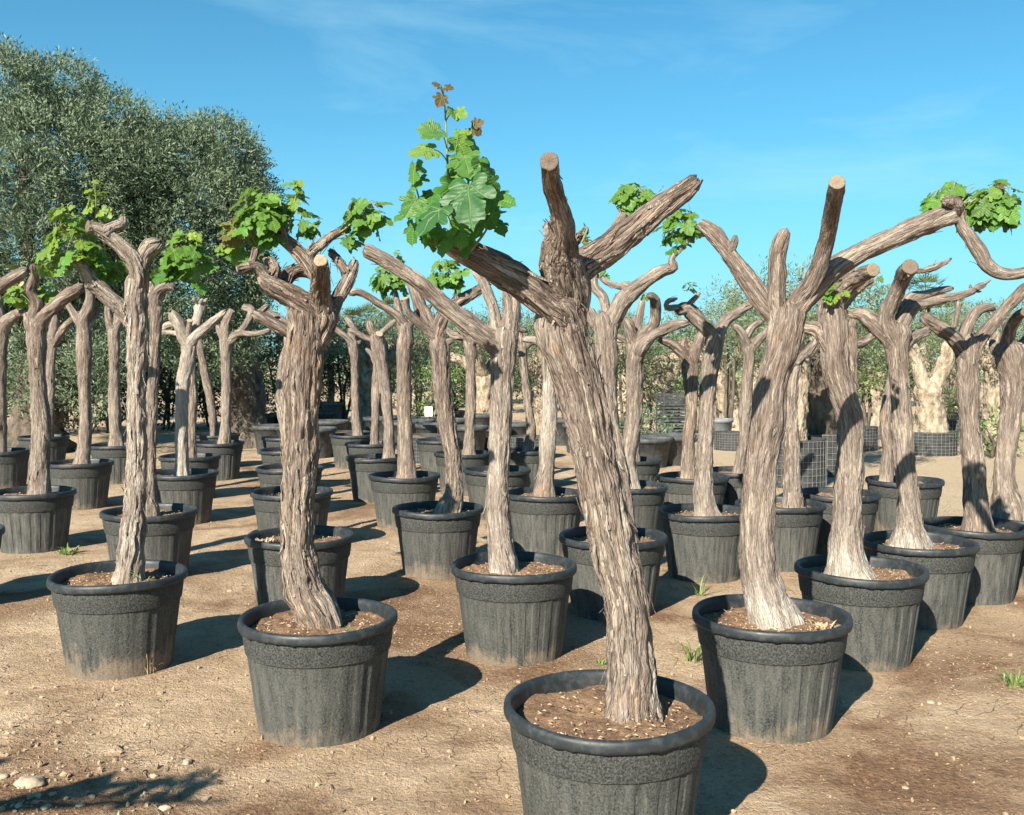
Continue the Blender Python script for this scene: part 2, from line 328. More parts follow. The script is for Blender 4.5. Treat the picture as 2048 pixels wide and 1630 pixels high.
BARK = mat_bark(); CUT = mat_cutwood(); POT = mat_pot(); RIM = mat_rim(); SOIL = mat_soil(); GROUND = mat_ground(); LEAF = mat_leaf()
STEM = mat_simple('green_shoot', (.13, .17, .05), (.22, .24, .09), 30); STRAW = mat_simple('straw', (.26, .185, .11), (.47, .37, .24), 40)
OLIVE = mat_foliage('olive_foliage', (.054, .094, .050), (.108, .162, .086), (.20, .26, .155), (.19, .24, .165))
OLIVE2 = mat_foliage('young_olive_foliage', (.075, .11, .05), (.13, .17, .08), (.22, .26, .14), (.22, .26, .17))
BUSH = mat_foliage('bush_foliage', (.06, .11, .03), (.12, .20, .055), (.24, .32, .10), (.15, .21, .08))
SHADEBUSH = mat_foliage('shade_darkened_foliage', (.022, .040, .018), (.042, .072, .028), (.085, .12, .05), (.075, .10, .055))  # leaf colour darkened further to stand in for deep shade behind the rows
PALMF = mat_foliage('palm_foliage', (.05, .085, .03), (.09, .13, .05), (.16, .20, .08), (.13, .16, .08))
WEED = mat_foliage('weed_leaf', (.09, .15, .035), (.16, .25, .06), (.26, .36, .11), (.16, .23, .08), 6)
CREAM = mat_simple('pale_olive_bark', (.13, .10, .07), (.47, .40, .295), 11, .95, 1., .06, .1, (1, 1, .45)); DARKBARK = mat_simple('shaded_olive_bark', (.05, .042, .034), (.16, .135, .105), 9, .95, 1., .04, .1, (1, 1, .4))  # dark bark tone paints in the shade on the shaded olive trunks
WIRE = mat_simple('galvanised_wire', (.17, .175, .175), (.30, .305, .30), 20, .5, .2, .001, .5); LINER = mat_simple('black_liner', (.018, .02, .021), (.06, .064, .062), 12, .7)
CRATE = mat_simple('black_crate_plastic', (.03, .034, .036), (.085, .092, .092), 14, .65); STONE = mat_simple('pale_stone', (.24, .185, .125), (.46, .38, .28), 30, .9, .8, .01); LABELM = mat_simple('white_label_plastic', (.7, .7, .66), (.8, .8, .76), 8, .6)

VINES = [
('A','thick weathered vine leaning over its pot,three sawn arms and one tall leafy shoot',0.323,3.29,0,0.32,0.1,0.35,2,[(0.092,0.05,0.387,0.1122),(0.088,0.05,0.499,0.0967),(0.079,0.05,0.671,0.088),(0.062,0.05,0.842,0.0844),(0.019,0.05,1.013,0.0825),(-0.014,0.05,1.182,0.0823),(-0.049,0.05,1.351,0.0855),(-0.084,0.05,1.518,0.0852),(-0.134,0.05,1.669,0.0917),(-0.161,0.05,1.768,0.0916),(-0.15,0.05,1.859,0.0782)],[([(-0.139,0.03,1.768,0.0761),(-0.168,0.012,1.813,0.0757),(-0.213,-0.005,1.848,0.0622),(-0.288,-0.023,1.904,0.0585),(-0.363,-0.04,1.947,0.0533),(-0.437,-0.058,1.983,0.0466),(-0.509,-0.075,2.017,0.0367),(-0.575,-0.093,2.038,0.027),(-0.607,-0.11,2.031,0.0189)],'b'),([(-0.156,0.05,1.801,0.0799),(-0.147,0.038,1.875,0.0828),(-0.162,0.004,1.938,0.0803),(-0.175,-0.05,2.003,0.0628),(-0.165,-0.123,2.067,0.0424),(-0.188,-0.214,2.135,0.0351),(-0.211,-0.323,2.185,0.0323),(-0.219,-0.45,2.211,0.0323)],'c'),([(-0.162,0.07,1.811,0.0737),(-0.135,0.08,1.895,0.0704),(-0.094,0.09,1.959,0.0588),(-0.016,0.1,2.012,0.0522),(0.062,0.11,2.07,0.0506),(0.141,0.12,2.136,0.0473),(0.206,0.13,2.188,0.0458),(0.265,0.14,2.229,0.0425),(0.306,0.15,2.261,0.0358)],'b'),([(-0.184,0.1,2.031,0.0258),(-0.199,0.125,2.079,0.0195),(-0.203,0.15,2.117,0.0118)],'b'),([(-0.133,0.1,2.031,0.0258),(-0.098,0.135,2.067,0.0156),(-0.066,0.17,2.099,0.0092)],'b')],[(-0.084,0.15,2.069,0.02,0.023,3,0.018,0.027,2,-0.1,0.11,2.064)]),
('B','stout vine with reddish peeling bark and a sawn pale stub among several leafy crooked arms',-0.865,4.42,0,0.22,0.45,0.45,2,[(0.006,0.06,0.449,0.1043),(-0.023,0.06,0.529,0.1133),(-0.067,0.06,0.609,0.1019),(-0.093,0.06,0.723,0.0882),(-0.103,0.06,0.837,0.0813),(-0.099,0.06,1.019,0.0811),(-0.085,0.06,1.245,0.0877),(-0.079,0.06,1.47,0.0919),(-0.065,0.06,1.694,0.0917),(-0.055,0.06,1.794,0.0961),(-0.052,0.06,1.883,0.1004)],[([(-0.004,0.06,1.822,0.0666),(-0.041,0.04,1.877,0.0733),(-0.093,0.02,1.918,0.0611),(-0.143,0.0,1.951,0.0539),(-0.2,-0.02,1.984,0.0468),(-0.232,-0.04,2.016,0.0342)],'b'),([(-0.193,0.01,2.0,0.0346),(-0.183,0.027,2.056,0.0278),(-0.221,0.043,2.093,0.0223),(-0.246,0.06,2.115,0.0182)],'b'),([(-0.161,0.08,1.984,0.0352),(-0.145,0.105,2.028,0.0368),(-0.115,0.13,2.051,0.0341),(-0.077,0.155,2.05,0.0314),(-0.04,0.18,2.041,0.0287)],'r'),([(-0.213,-0.02,2.018,0.0289),(-0.249,-0.04,2.054,0.0233),(-0.278,-0.06,2.052,0.0204),(-0.322,-0.08,2.039,0.0149)],'c'),([(-0.28,-0.04,2.054,0.0192),(-0.259,-0.04,2.091,0.0164),(-0.241,-0.04,2.135,0.015)],'b'),([(0.01,0.06,1.815,0.0702),(0.015,0.038,1.884,0.0593),(0.028,-0.02,1.95,0.0502),(0.045,-0.114,2.01,0.0457),(0.07,-0.24,2.065,0.0326)],'c'),([(0.012,0.06,1.983,0.0462),(-0.017,0.064,2.046,0.042),(-0.059,0.068,2.102,0.0392),(-0.108,0.072,2.151,0.035),(-0.158,0.076,2.193,0.0294),(-0.211,0.08,2.208,0.0225)],'b'),([(-0.108,0.07,2.151,0.0266),(-0.141,0.065,2.192,0.0196),(-0.154,0.06,2.243,0.0168)],'b'),([(0.017,0.06,1.794,0.0561),(0.041,0.084,1.851,0.0437),(0.08,0.108,1.923,0.0354),(0.112,0.132,1.988,0.0327),(0.137,0.156,2.054,0.03),(0.149,0.18,2.102,0.0172)],'b'),([(0.121,0.14,2.038,0.0256),(0.069,0.18,2.106,0.0201),(0.026,0.22,2.153,0.0174)],'b'),([(-0.057,0.06,2.08,0.028),(-0.033,0.08,2.131,0.0239),(0.006,0.1,2.165,0.0226),(0.045,0.12,2.205,0.0227),(0.105,0.14,2.238,0.0213),(0.127,0.16,2.235,0.0157)],'b')],[(-0.239,0.04,2.299,0.122,0.118,30,0.069,0.115,0,-0.207,0.048,2.19),(-0.107,0.08,2.402,0.049,0.091,11,0.042,0.077,1,-0.142,0.072,2.248),(-0.066,0.11,2.274,0.064,0.064,10,0.049,0.078,0,-0.105,0.09,2.195),(0.188,0.16,2.302,0.107,0.086,30,0.054,0.089,0,0.109,0.12,2.234),(0.123,0.16,2.196,0.043,0.05,8,0.043,0.064,0,0.109,0.12,2.227),(-0.353,0.01,2.213,0.073,0.066,16,0.041,0.073,2,-0.252,0.03,2.16),(-0.378,0.01,2.131,0.062,0.048,8,0.048,0.076,1,-0.287,0.03,2.105)]),
('C','forked vine with bleached foot,three bare prongs and one long sagging leafy arm',1.169,4.46,0,0.34,0.12,1.0,1,[(0.02,0.04,0.466,0.123),(-0.018,0.04,0.57,0.1046),(-0.049,0.04,0.696,0.0908),(-0.062,0.04,0.84,0.0816),(-0.057,0.04,0.984,0.077),(-0.052,0.04,1.127,0.0769),(-0.033,0.04,1.27,0.079),(-0.015,0.04,1.41,0.0789),(0.001,0.04,1.552,0.0765),(0.036,0.04,1.676,0.0764),(0.052,0.04,1.781,0.083),(0.062,0.04,1.862,0.0897)],[([(0.041,0.04,1.795,0.0437),(0.005,0.06,1.859,0.0467),(-0.046,0.08,1.931,0.0518),(-0.099,0.1,2.01,0.0499),(-0.152,0.12,2.09,0.0443),(-0.199,0.14,2.163,0.0416),(-0.246,0.16,2.229,0.0396),(-0.304,0.18,2.275,0.0333)],'c'),([(-0.178,0.12,2.132,0.0214),(-0.164,0.105,2.173,0.0171),(-0.159,0.09,2.21,0.0128)],'b'),([(0.052,0.04,1.802,0.0437),(0.02,0.028,1.886,0.0449),(0.011,0.016,1.989,0.0434),(0.01,0.004,2.093,0.0418),(0.02,-0.008,2.174,0.0361),(0.042,-0.02,2.228,0.0249)],'r'),([(0.065,0.04,1.823,0.0465),(0.109,0.028,1.913,0.0519),(0.154,-0.006,1.988,0.0501),(0.178,-0.06,2.073,0.0447),(0.181,-0.133,2.16,0.0418),(0.171,-0.224,2.235,0.0396),(0.148,-0.333,2.296,0.0366),(0.119,-0.46,2.354,0.0348)],'c'),([(0.066,0.02,1.829,0.0449),(0.174,0.035,1.956,0.052),(0.275,0.05,2.055,0.0563),(0.378,0.065,2.12,0.0516),(0.496,0.08,2.177,0.051),(0.614,0.095,2.228,0.0533),(0.74,0.11,2.28,0.0534),(0.845,0.125,2.317,0.0471),(0.871,0.14,2.344,0.0286)],'b'),([(0.843,0.12,2.317,0.0285),(0.89,0.11,2.23,0.0321),(0.945,0.1,2.144,0.0342),(0.984,0.09,2.073,0.0341),(1.051,0.08,2.037,0.0284),(1.138,0.07,2.043,0.0255),(1.224,0.06,2.084,0.0212)],'b'),([(0.841,0.1,2.321,0.0327),(0.821,0.08,2.356,0.0339),(0.759,0.06,2.357,0.0183)],'b')],[(1.006,0.12,2.352,0.118,0.118,36,0.061,0.1,0,0.846,0.088,2.333),(0.817,0.18,2.404,0.108,0.079,20,0.058,0.094,0,0.851,0.124,2.352),(1.033,0.06,2.378,0.056,0.091,10,0.049,0.077,0,0.89,0.052,2.335)]),
('D','slender pale shaggy vine with two sawn stubs between yellow-green leaf clusters',-2.105,5.3,0,0.75,0.05,0.75,2,[(0.038,0.04,0.484,0.0836),(0.054,0.04,0.625,0.0781),(0.064,0.04,0.733,0.0753),(0.077,0.04,0.858,0.0645),(0.088,0.04,1.028,0.059),(0.097,0.04,1.198,0.0562),(0.097,0.04,1.364,0.0535),(0.098,0.04,1.532,0.0534),(0.108,0.04,1.679,0.0587),(0.106,0.04,1.846,0.0612),(0.101,0.04,1.971,0.0665),(0.108,0.04,2.072,0.0611)],[([(0.11,0.04,2.012,0.0584),(0.127,0.02,2.093,0.0549),(0.103,0.0,2.182,0.0496),(0.047,-0.02,2.254,0.0478),(-0.01,-0.04,2.304,0.0451),(-0.067,-0.06,2.33,0.0408),(-0.095,-0.08,2.336,0.0407)],'c'),([(-0.018,-0.06,2.306,0.0327),(0.026,-0.047,2.34,0.0295),(0.07,-0.033,2.358,0.0263),(0.07,-0.02,2.396,0.0164)],'b'),([(0.118,0.04,2.012,0.0518),(0.139,0.035,2.111,0.045),(0.159,0.03,2.193,0.0433),(0.195,0.025,2.242,0.0449),(0.243,0.02,2.27,0.0382)],'b'),([(0.082,0.04,1.853,0.0518),(0.027,0.015,1.935,0.0516),(-0.021,-0.01,1.984,0.0496),(-0.083,-0.035,2.039,0.0444),(-0.114,-0.06,2.047,0.0328)],'c'),([(-0.081,-0.04,2.039,0.0395),(-0.105,-0.06,2.086,0.0344),(-0.128,-0.08,2.129,0.0293),(-0.164,-0.1,2.154,0.0146)],'b')],[(-0.216,-0.06,2.249,0.155,0.155,34,0.057,0.094,1,-0.12,-0.02,2.172),(-0.204,-0.06,2.411,0.078,0.082,10,0.053,0.086,3,-0.183,-0.02,2.286),(-0.072,-0.04,2.495,0.057,0.106,11,0.045,0.086,3,-0.08,-0.008,2.361),(-0.091,0.09,2.182,0.126,0.093,20,0.067,0.101,0,0.008,0.07,2.097),(-0.339,-0.01,2.173,0.074,0.099,10,0.05,0.083,1,-0.25,0.01,2.125),(0.37,0.02,2.184,0.158,0.145,44,0.066,0.108,0,0.257,0.028,2.069),(0.43,0.02,2.291,0.066,0.058,8,0.05,0.075,3,0.351,0.028,2.226)]),
('E','smooth grey vine with a long bare arm stretched out sideways to a splintered end',0.011,5.54,0,0.7,-0.3,0.75,1,[(-0.056,0.05,0.446,0.0875),(-0.07,0.05,0.548,0.0789),(-0.084,0.05,0.662,0.0732),(-0.093,0.05,0.82,0.0703),(-0.087,0.05,0.998,0.0674),(-0.078,0.05,1.176,0.0673),(-0.07,0.05,1.35,0.0672),(-0.064,0.05,1.526,0.0727),(-0.056,0.05,1.685,0.0781),(-0.05,0.05,1.786,0.0809)],[([(-0.054,0.05,1.72,0.0705),(-0.022,0.067,1.827,0.0599),(-0.011,0.083,1.934,0.0536),(-0.017,0.1,2.053,0.0494)],'c'),([(-0.072,0.05,1.705,0.0719),(-0.159,0.031,1.775,0.0663),(-0.245,0.013,1.844,0.0591),(-0.322,-0.006,1.899,0.0537),(-0.407,-0.025,1.967,0.0518),(-0.509,-0.044,2.06,0.049),(-0.618,-0.063,2.136,0.0445),(-0.718,-0.081,2.196,0.0426),(-0.804,-0.1,2.245,0.0424)],'b'),([(-0.07,0.09,1.742,0.0538),(-0.098,0.112,1.839,0.041),(-0.114,0.134,1.926,0.0357),(-0.147,0.156,2.024,0.0326),(-0.191,0.178,2.118,0.0305),(-0.23,0.2,2.147,0.0197)],'b')],[]),
('F','broad vine with bleached foot,its fork shaded,one short arm sawn to a pale disc',1.917,5.45,0,0.45,0.05,0.95,1,[(-0.052,0.03,0.442,0.1273),(-0.065,0.03,0.576,0.105),(-0.068,0.03,0.751,0.0911),(-0.063,0.03,0.923,0.0882),(-0.055,0.03,1.097,0.077),(-0.061,0.03,1.29,0.0741),(-0.096,0.03,1.444,0.0768),(-0.137,0.03,1.592,0.0821),(-0.153,0.03,1.72,0.0821),(-0.163,0.03,1.851,0.082),(-0.175,0.03,1.936,0.0819)],[([(-0.175,0.03,1.867,0.0686),(-0.167,0.008,1.968,0.0632),(-0.119,-0.05,2.057,0.0591),(-0.068,-0.144,2.1,0.0481),(-0.055,-0.27,2.112,0.0388)],'c'),([(-0.12,0.07,1.92,0.0432),(-0.052,0.097,2.008,0.039),(0.025,0.123,2.075,0.0348),(0.078,0.15,2.094,0.0315)],'c'),([(-0.173,0.03,1.721,0.0687),(-0.233,0.063,1.808,0.0501),(-0.297,0.097,1.831,0.04),(-0.318,0.13,1.862,0.0349)],'b'),([(-0.171,0.07,1.886,0.0648),(-0.171,0.103,1.982,0.0573),(-0.179,0.137,2.071,0.0489),(-0.196,0.17,2.126,0.0404)],'b')],[(0.038,-0.09,2.096,0.021,0.025,2,0.029,0.05,1,0.043,-0.042,2.125),(-0.174,-0.09,2.038,0.059,0.05,6,0.042,0.067,1,-0.175,-0.042,1.991),(-0.24,-0.09,1.971,0.017,0.05,4,0.034,0.075,1,-0.2,-0.042,1.982)]),
('G','vine with torn pale wood at its fork and tattered shaggy lower trunk',-0.57,7.65,0,0.3,0.2,0.7,2,[(0.087,0.03,0.483,0.1082),(0.122,0.03,0.619,0.0811),(0.115,0.03,0.871,0.0732),(0.085,0.03,1.064,0.0732),(0.058,0.03,1.234,0.0769),(0.028,0.03,1.476,0.0806),(0.006,0.03,1.699,0.069),(-0.005,0.03,1.794,0.069)],[([(0.008,0.03,1.783,0.0564),(-0.081,0.0,1.873,0.0435),(-0.148,-0.03,1.935,0.0377),(-0.214,-0.06,2.01,0.0362),(-0.239,-0.09,2.106,0.0402)],'c'),([(-0.001,0.03,1.83,0.0722),(0.045,0.065,1.975,0.058),(0.146,0.1,2.086,0.0509),(0.254,0.135,2.148,0.0463),(0.387,0.17,2.236,0.0416)],'b'),([(0.135,0.09,2.073,0.0363),(0.15,0.08,2.169,0.0266),(0.151,0.07,2.276,0.0217)],'b'),([(-0.033,0.05,1.867,0.0603),(-0.119,0.083,2.012,0.0557),(-0.182,0.117,2.171,0.051),(-0.216,0.15,2.258,0.0463)],'b')],[(0.063,0.08,2.325,0.163,0.127,30,0.072,0.115,0,0.149,0.06,2.228)]),
('H','grey vine with a long crooked arm curling upward to a hanging leaf cluster',0.656,6.45,0,0.6,-0.2,0.6,1,[(0.071,0.05,0.46,0.0884),(0.06,0.05,0.73,0.0785),(0.022,0.05,0.992,0.0718),(-0.021,0.05,1.254,0.0684),(-0.042,0.05,1.482,0.0748),(-0.046,0.05,1.709,0.0779),(-0.053,0.05,1.838,0.0843),(-0.064,0.05,1.903,0.0842)],[([(-0.075,0.05,1.834,0.0611),(-0.123,0.09,1.897,0.0492),(-0.151,0.13,1.96,0.0453)],'c'),([(-0.032,0.07,1.866,0.0511),(-0.042,0.084,1.948,0.0368),(-0.061,0.099,2.05,0.0358),(-0.117,0.113,2.133,0.0328),(-0.111,0.127,2.277,0.0288),(-0.028,0.141,2.442,0.0288),(0.075,0.156,2.597,0.035),(0.04,0.17,2.645,0.0206)],'b'),([(-0.029,0.05,1.875,0.0713),(0.015,0.039,1.946,0.063),(0.054,0.028,2.026,0.0648),(0.123,0.017,2.086,0.0556),(0.212,0.006,2.155,0.0464),(0.311,-0.006,2.214,0.0423),(0.379,-0.017,2.238,0.0362),(0.365,-0.028,2.292,0.0251),(0.425,-0.039,2.361,0.022),(0.48,-0.05,2.419,0.017)],'b'),([(0.125,0.03,2.087,0.0426),(0.088,0.06,2.124,0.0346),(0.04,0.09,2.121,0.0225),(-0.039,0.12,2.154,0.0226),(-0.093,0.15,2.202,0.0165)],'b')],[(0.41,0.0,2.505,0.126,0.141,34,0.07,0.106,0,0.49,0.02,2.417),(0.133,0.17,2.731,0.139,0.088,26,0.072,0.113,0,0.082,0.122,2.622),(-0.047,0.15,2.207,0.026,0.021,3,0.031,0.046,1,-0.092,0.11,2.194)]),
('I','upright vine with fluted foot,one arm sawn off bearing a thin bare twig',2.561,6.25,0,0.45,-0.05,0.8,1,[(-0.035,0.03,0.475,0.1266),(-0.044,0.03,0.618,0.0885),(-0.06,0.03,0.815,0.0726),(-0.089,0.03,1.015,0.0662),(-0.103,0.03,1.214,0.0629),(-0.119,0.03,1.412,0.066),(-0.138,0.03,1.582,0.069),(-0.15,0.03,1.729,0.0752),(-0.149,0.03,1.829,0.094)],[([(-0.169,0.03,1.75,0.0689),(-0.23,0.055,1.819,0.0612),(-0.291,0.08,1.884,0.0575),(-0.352,0.105,1.935,0.0418),(-0.419,0.13,1.936,0.028)],'c'),([(-0.169,0.03,1.77,0.0738),(-0.222,0.014,1.897,0.0569),(-0.211,-0.031,1.997,0.0545),(-0.197,-0.103,2.084,0.0529),(-0.196,-0.199,2.157,0.0529),(-0.213,-0.32,2.196,0.0519)],'c'),([(-0.104,-0.07,2.201,0.029),(-0.052,-0.06,2.193,0.0203),(0.034,-0.05,2.211,0.0213),(0.096,-0.04,2.238,0.0175),(0.153,-0.03,2.272,0.0117)],'b'),([(-0.159,0.03,1.77,0.0738),(-0.106,0.047,1.888,0.0611),(-0.056,0.063,1.967,0.0573),(0.034,0.08,1.998,0.0396),(0.149,0.097,2.028,0.0328),(0.285,0.113,2.054,0.0308),(0.377,0.13,2.092,0.0279)],'t'),([(-0.084,0.08,1.939,0.0495),(-0.047,0.103,2.029,0.0417),(0.061,0.125,2.06,0.0289),(0.18,0.147,2.091,0.026),(0.251,0.17,2.103,0.0201)],'b'),([(-0.094,0.07,1.741,0.0594),(0.004,0.12,1.801,0.0419),(0.104,0.17,1.832,0.0342)],'b')],[]),
('J','vine whose widest arm sweeps up steeply,dark shade across its foot',3.173,6.85,0,0.4,0,0.4,1,[(0.06,0.03,0.484,0.097),(0.037,0.03,0.728,0.083),(0.014,0.03,0.953,0.0794),(-0.015,0.03,1.171,0.0724),(-0.034,0.03,1.389,0.0757),(-0.041,0.03,1.575,0.0791),(-0.044,0.03,1.705,0.0824),(-0.039,0.03,1.78,0.0755)],[([(-0.044,0.03,1.651,0.0809),(-0.103,0.01,1.737,0.0602),(-0.178,-0.01,1.812,0.0557),(-0.3,-0.03,1.886,0.0513),(-0.39,-0.05,1.943,0.0404)],'b'),([(-0.173,-0.01,1.812,0.0279),(-0.152,-0.03,1.918,0.0192),(-0.147,-0.05,2.044,0.0181)],'b'),([(-0.029,0.05,1.662,0.0758),(-0.05,0.07,1.792,0.0499),(-0.011,0.09,1.9,0.0435),(0.051,0.11,1.977,0.0414),(0.136,0.13,2.011,0.0349),(0.195,0.15,1.995,0.0197)],'b'),([(-0.033,0.03,1.651,0.0777),(0.024,0.04,1.748,0.0562),(0.08,0.05,1.829,0.0519),(0.169,0.06,1.932,0.0487),(0.269,0.07,2.04,0.0455),(0.39,0.08,2.159,0.0412)],'b')],[]),
('K','vine with split orange heartwood showing and one dark crooked prong',3.788,7.25,0,0.45,0.25,0.6,1,[(-0.154,0.03,0.545,0.1246),(-0.188,0.03,0.765,0.0805),(-0.177,0.03,1.022,0.0767),(-0.153,0.03,1.256,0.0766),(-0.144,0.03,1.486,0.091),(-0.166,0.03,1.628,0.1091),(-0.175,0.03,1.715,0.1127)],[([(-0.18,0.03,1.696,0.0913),(-0.193,0.008,1.787,0.0569),(-0.202,-0.05,1.887,0.0519),(-0.195,-0.144,1.962,0.0445),(-0.216,-0.27,1.978,0.0371)],'c'),([(-0.214,0.03,1.685,0.0685),(-0.248,0.08,1.742,0.0483),(-0.203,0.13,1.835,0.0416)],'b'),([(-0.145,0.03,1.662,0.0799),(-0.035,0.07,1.753,0.0597),(0.075,0.11,1.858,0.0507)],'b')],[]),
('L','grey vine with curled twiggy arm holding a tiny sprig,banded by shade',1.457,7.5,0,0.6,-0.25,0.7,1,[(0.02,0.04,0.444,0.0949),(-0.009,0.04,0.646,0.0796),(0.0,0.04,0.886,0.0681),(0.013,0.04,1.125,0.068),(0.018,0.04,1.363,0.0679),(0.039,0.04,1.6,0.0716),(0.06,0.04,1.717,0.0678),(0.059,0.04,1.822,0.079)],[([(0.069,0.04,1.78,0.0709),(0.016,0.015,1.862,0.0565),(-0.072,-0.01,1.943,0.0586),(-0.159,-0.035,2.023,0.0584),(-0.233,-0.06,1.999,0.0466)],'b'),([(-0.175,-0.06,2.022,0.0326),(-0.246,-0.07,2.033,0.0256),(-0.312,-0.08,2.027,0.0232),(-0.308,-0.09,2.073,0.0185),(-0.24,-0.1,2.095,0.0139)],'b'),([(-0.148,-0.04,2.047,0.0257),(-0.121,-0.05,2.081,0.021),(-0.065,-0.06,2.136,0.014)],'b'),([(0.069,0.04,1.78,0.0685),(0.116,0.07,1.875,0.0522),(0.169,0.1,1.947,0.0476),(0.264,0.13,2.008,0.0454),(0.372,0.16,2.075,0.0359)],'b')],[(-0.138,-0.04,2.186,0.052,0.041,6,0.037,0.058,1,-0.085,-0.008,2.13)]),
('M','slim vine standing before a wire basket,two short arms at its crown',2.13,7.9,0,0.5,0.0,0.6,0,[(0.118,0.05,0.498,0.08),(0.11,0.05,0.719,0.0719),(0.099,0.05,0.972,0.0638),(0.088,0.05,1.219,0.0557),(0.1,0.05,1.47,0.0517),(0.118,0.05,1.581,0.0516)],[([(0.118,0.05,1.562,0.0499),(0.164,0.083,1.637,0.0401),(0.235,0.117,1.712,0.0377),(0.325,0.15,1.807,0.0303)],'b'),([(0.104,0.05,1.595,0.0449),(0.146,0.025,1.645,0.0323),(0.175,0.0,1.682,0.0223)],'b'),([(0.117,0.05,1.575,0.0449),(0.11,0.075,1.687,0.0325),(0.154,0.1,1.762,0.0251)],'b')],[]),
('N','reddish vine almost hidden behind the broad trunk with the sawn disc',2.786,8.5,0,0.3,0.5,0.4,0,[(0.077,0.05,0.501,0.0774),(0.083,0.05,0.868,0.0686),(0.098,0.05,1.297,0.0642),(0.108,0.05,1.724,0.0555),(0.105,0.05,1.895,0.0512)],[([(0.108,0.05,1.836,0.0482),(0.121,0.075,1.93,0.0349),(0.142,0.1,2.012,0.0242)],'b'),([(0.122,0.05,1.769,0.0456),(0.233,0.1,1.797,0.0404),(0.344,0.15,1.865,0.0298)],'b')],[]),
('O','short half-broken vine with exposed tan wood beside the fluted trunk',3.707,9.4,0,0.4,0.4,0.7,0,[(-0.144,0.08,0.457,0.0667),(-0.136,0.08,0.782,0.0571),(-0.164,0.08,1.02,0.0546),(-0.153,0.08,1.21,0.0522),(-0.132,0.08,1.353,0.0427),(-0.089,0.08,1.59,0.0426),(-0.082,0.08,1.731,0.0473)],[([(-0.08,0.08,1.737,0.0505),(-0.003,0.13,1.826,0.0388),(0.09,0.18,1.902,0.033)],'b'),([(-0.095,0.08,1.737,0.0505),(-0.137,0.13,1.812,0.0388),(-0.18,0.18,1.857,0.03)],'b')],[]),
('P','dark-headed vine with rust-coloured middle,next to the grey banded trunk',1.759,9.7,0,0.25,0.55,0.7,0,[(-0.03,0.05,0.496,0.0735),(-0.033,0.05,0.816,0.0685),(-0.006,0.05,1.119,0.0635),(-0.014,0.05,1.427,0.0731),(-0.03,0.05,1.583,0.0877),(-0.04,0.05,1.675,0.0876)],[([(-0.044,0.05,1.586,0.0857),(-0.096,0.017,1.693,0.061),(-0.209,-0.017,1.784,0.0471),(-0.336,-0.05,1.836,0.0408)],'b'),([(-0.028,0.05,1.571,0.0826),(0.03,0.083,1.724,0.0552),(0.089,0.117,1.854,0.0523),(0.128,0.15,1.924,0.0401)],'b'),([(-0.052,0.05,1.632,0.0612),(-0.087,0.075,1.754,0.046),(-0.068,0.1,1.846,0.0338)],'b')],[]),
('Q','pale tan vine with charred foot,its head hidden by the thick leaning trunk',0.282,8.5,0,0.9,0.25,0.3,1,[(-0.002,0.06,0.457,0.0947),(0.006,0.06,0.647,0.0774),(0.027,0.06,0.919,0.0773),(0.035,0.06,1.185,0.0729),(0.035,0.06,1.391,0.0642),(0.043,0.06,1.639,0.0641),(0.051,0.06,1.767,0.0726)],[([(0.053,0.06,1.719,0.0556),(-0.06,0.11,1.802,0.0395),(-0.191,0.16,1.819,0.0298)],'b'),([(0.053,0.06,1.735,0.0589),(0.121,0.11,1.867,0.046),(0.172,0.16,1.984,0.0364)],'b')],[]),
('R','vine with dark hooked prong and whitish foot',1.054,9.0,0,0.5,0.1,1.0,0,[(0.018,0.04,0.494,0.0863),(0.003,0.04,0.731,0.0771),(0.038,0.04,1.018,0.077),(0.054,0.04,1.304,0.0769),(0.057,0.04,1.588,0.0813),(0.066,0.04,1.683,0.0903),(0.074,0.04,1.773,0.0993)],[([(0.067,0.04,1.747,0.085),(0.022,0.023,1.846,0.0622),(-0.008,0.007,1.944,0.0564),(-0.042,-0.01,2.007,0.045)],'b'),([(0.082,0.04,1.761,0.085),(0.136,0.026,1.874,0.0622),(0.214,-0.013,1.957,0.0563),(0.222,-0.074,2.081,0.0503),(0.199,-0.156,2.18,0.0443),(0.13,-0.26,2.201,0.0301)],'b'),([(0.103,-0.01,1.761,0.0761),(0.199,-0.028,1.852,0.0562),(0.294,-0.045,1.9,0.0533),(0.403,-0.062,1.956,0.0504),(0.512,-0.08,1.969,0.0391)],'b'),([(0.073,0.09,1.805,0.0513),(0.105,0.123,2.005,0.0343),(0.123,0.157,2.12,0.0315),(0.144,0.19,2.193,0.0259)],'b'),([(0.045,0.09,1.79,0.0513),(0.052,0.155,1.949,0.0373),(0.088,0.22,2.037,0.0318)],'b')],[(0.129,-0.06,2.214,0.035,0.028,3,0.042,0.063,1,0.169,-0.02,2.216)]),
('S','vine standing directly behind the smooth grey trunk with the long arm',-0.155,10.3,0,0.4,0.0,0.5,0,[(0.051,0.05,0.545,0.0779),(0.046,0.05,0.961,0.0726),(0.057,0.05,1.428,0.0724),(0.073,0.05,1.79,0.0723)],[([(0.066,0.05,1.81,0.0514),(0.185,0.1,1.95,0.0397),(0.305,0.15,1.931,0.0319)],'b'),([(0.066,0.05,1.81,0.0514),(-0.013,0.025,1.928,0.0394),(-0.13,0.0,1.947,0.0275)],'b')],[]),
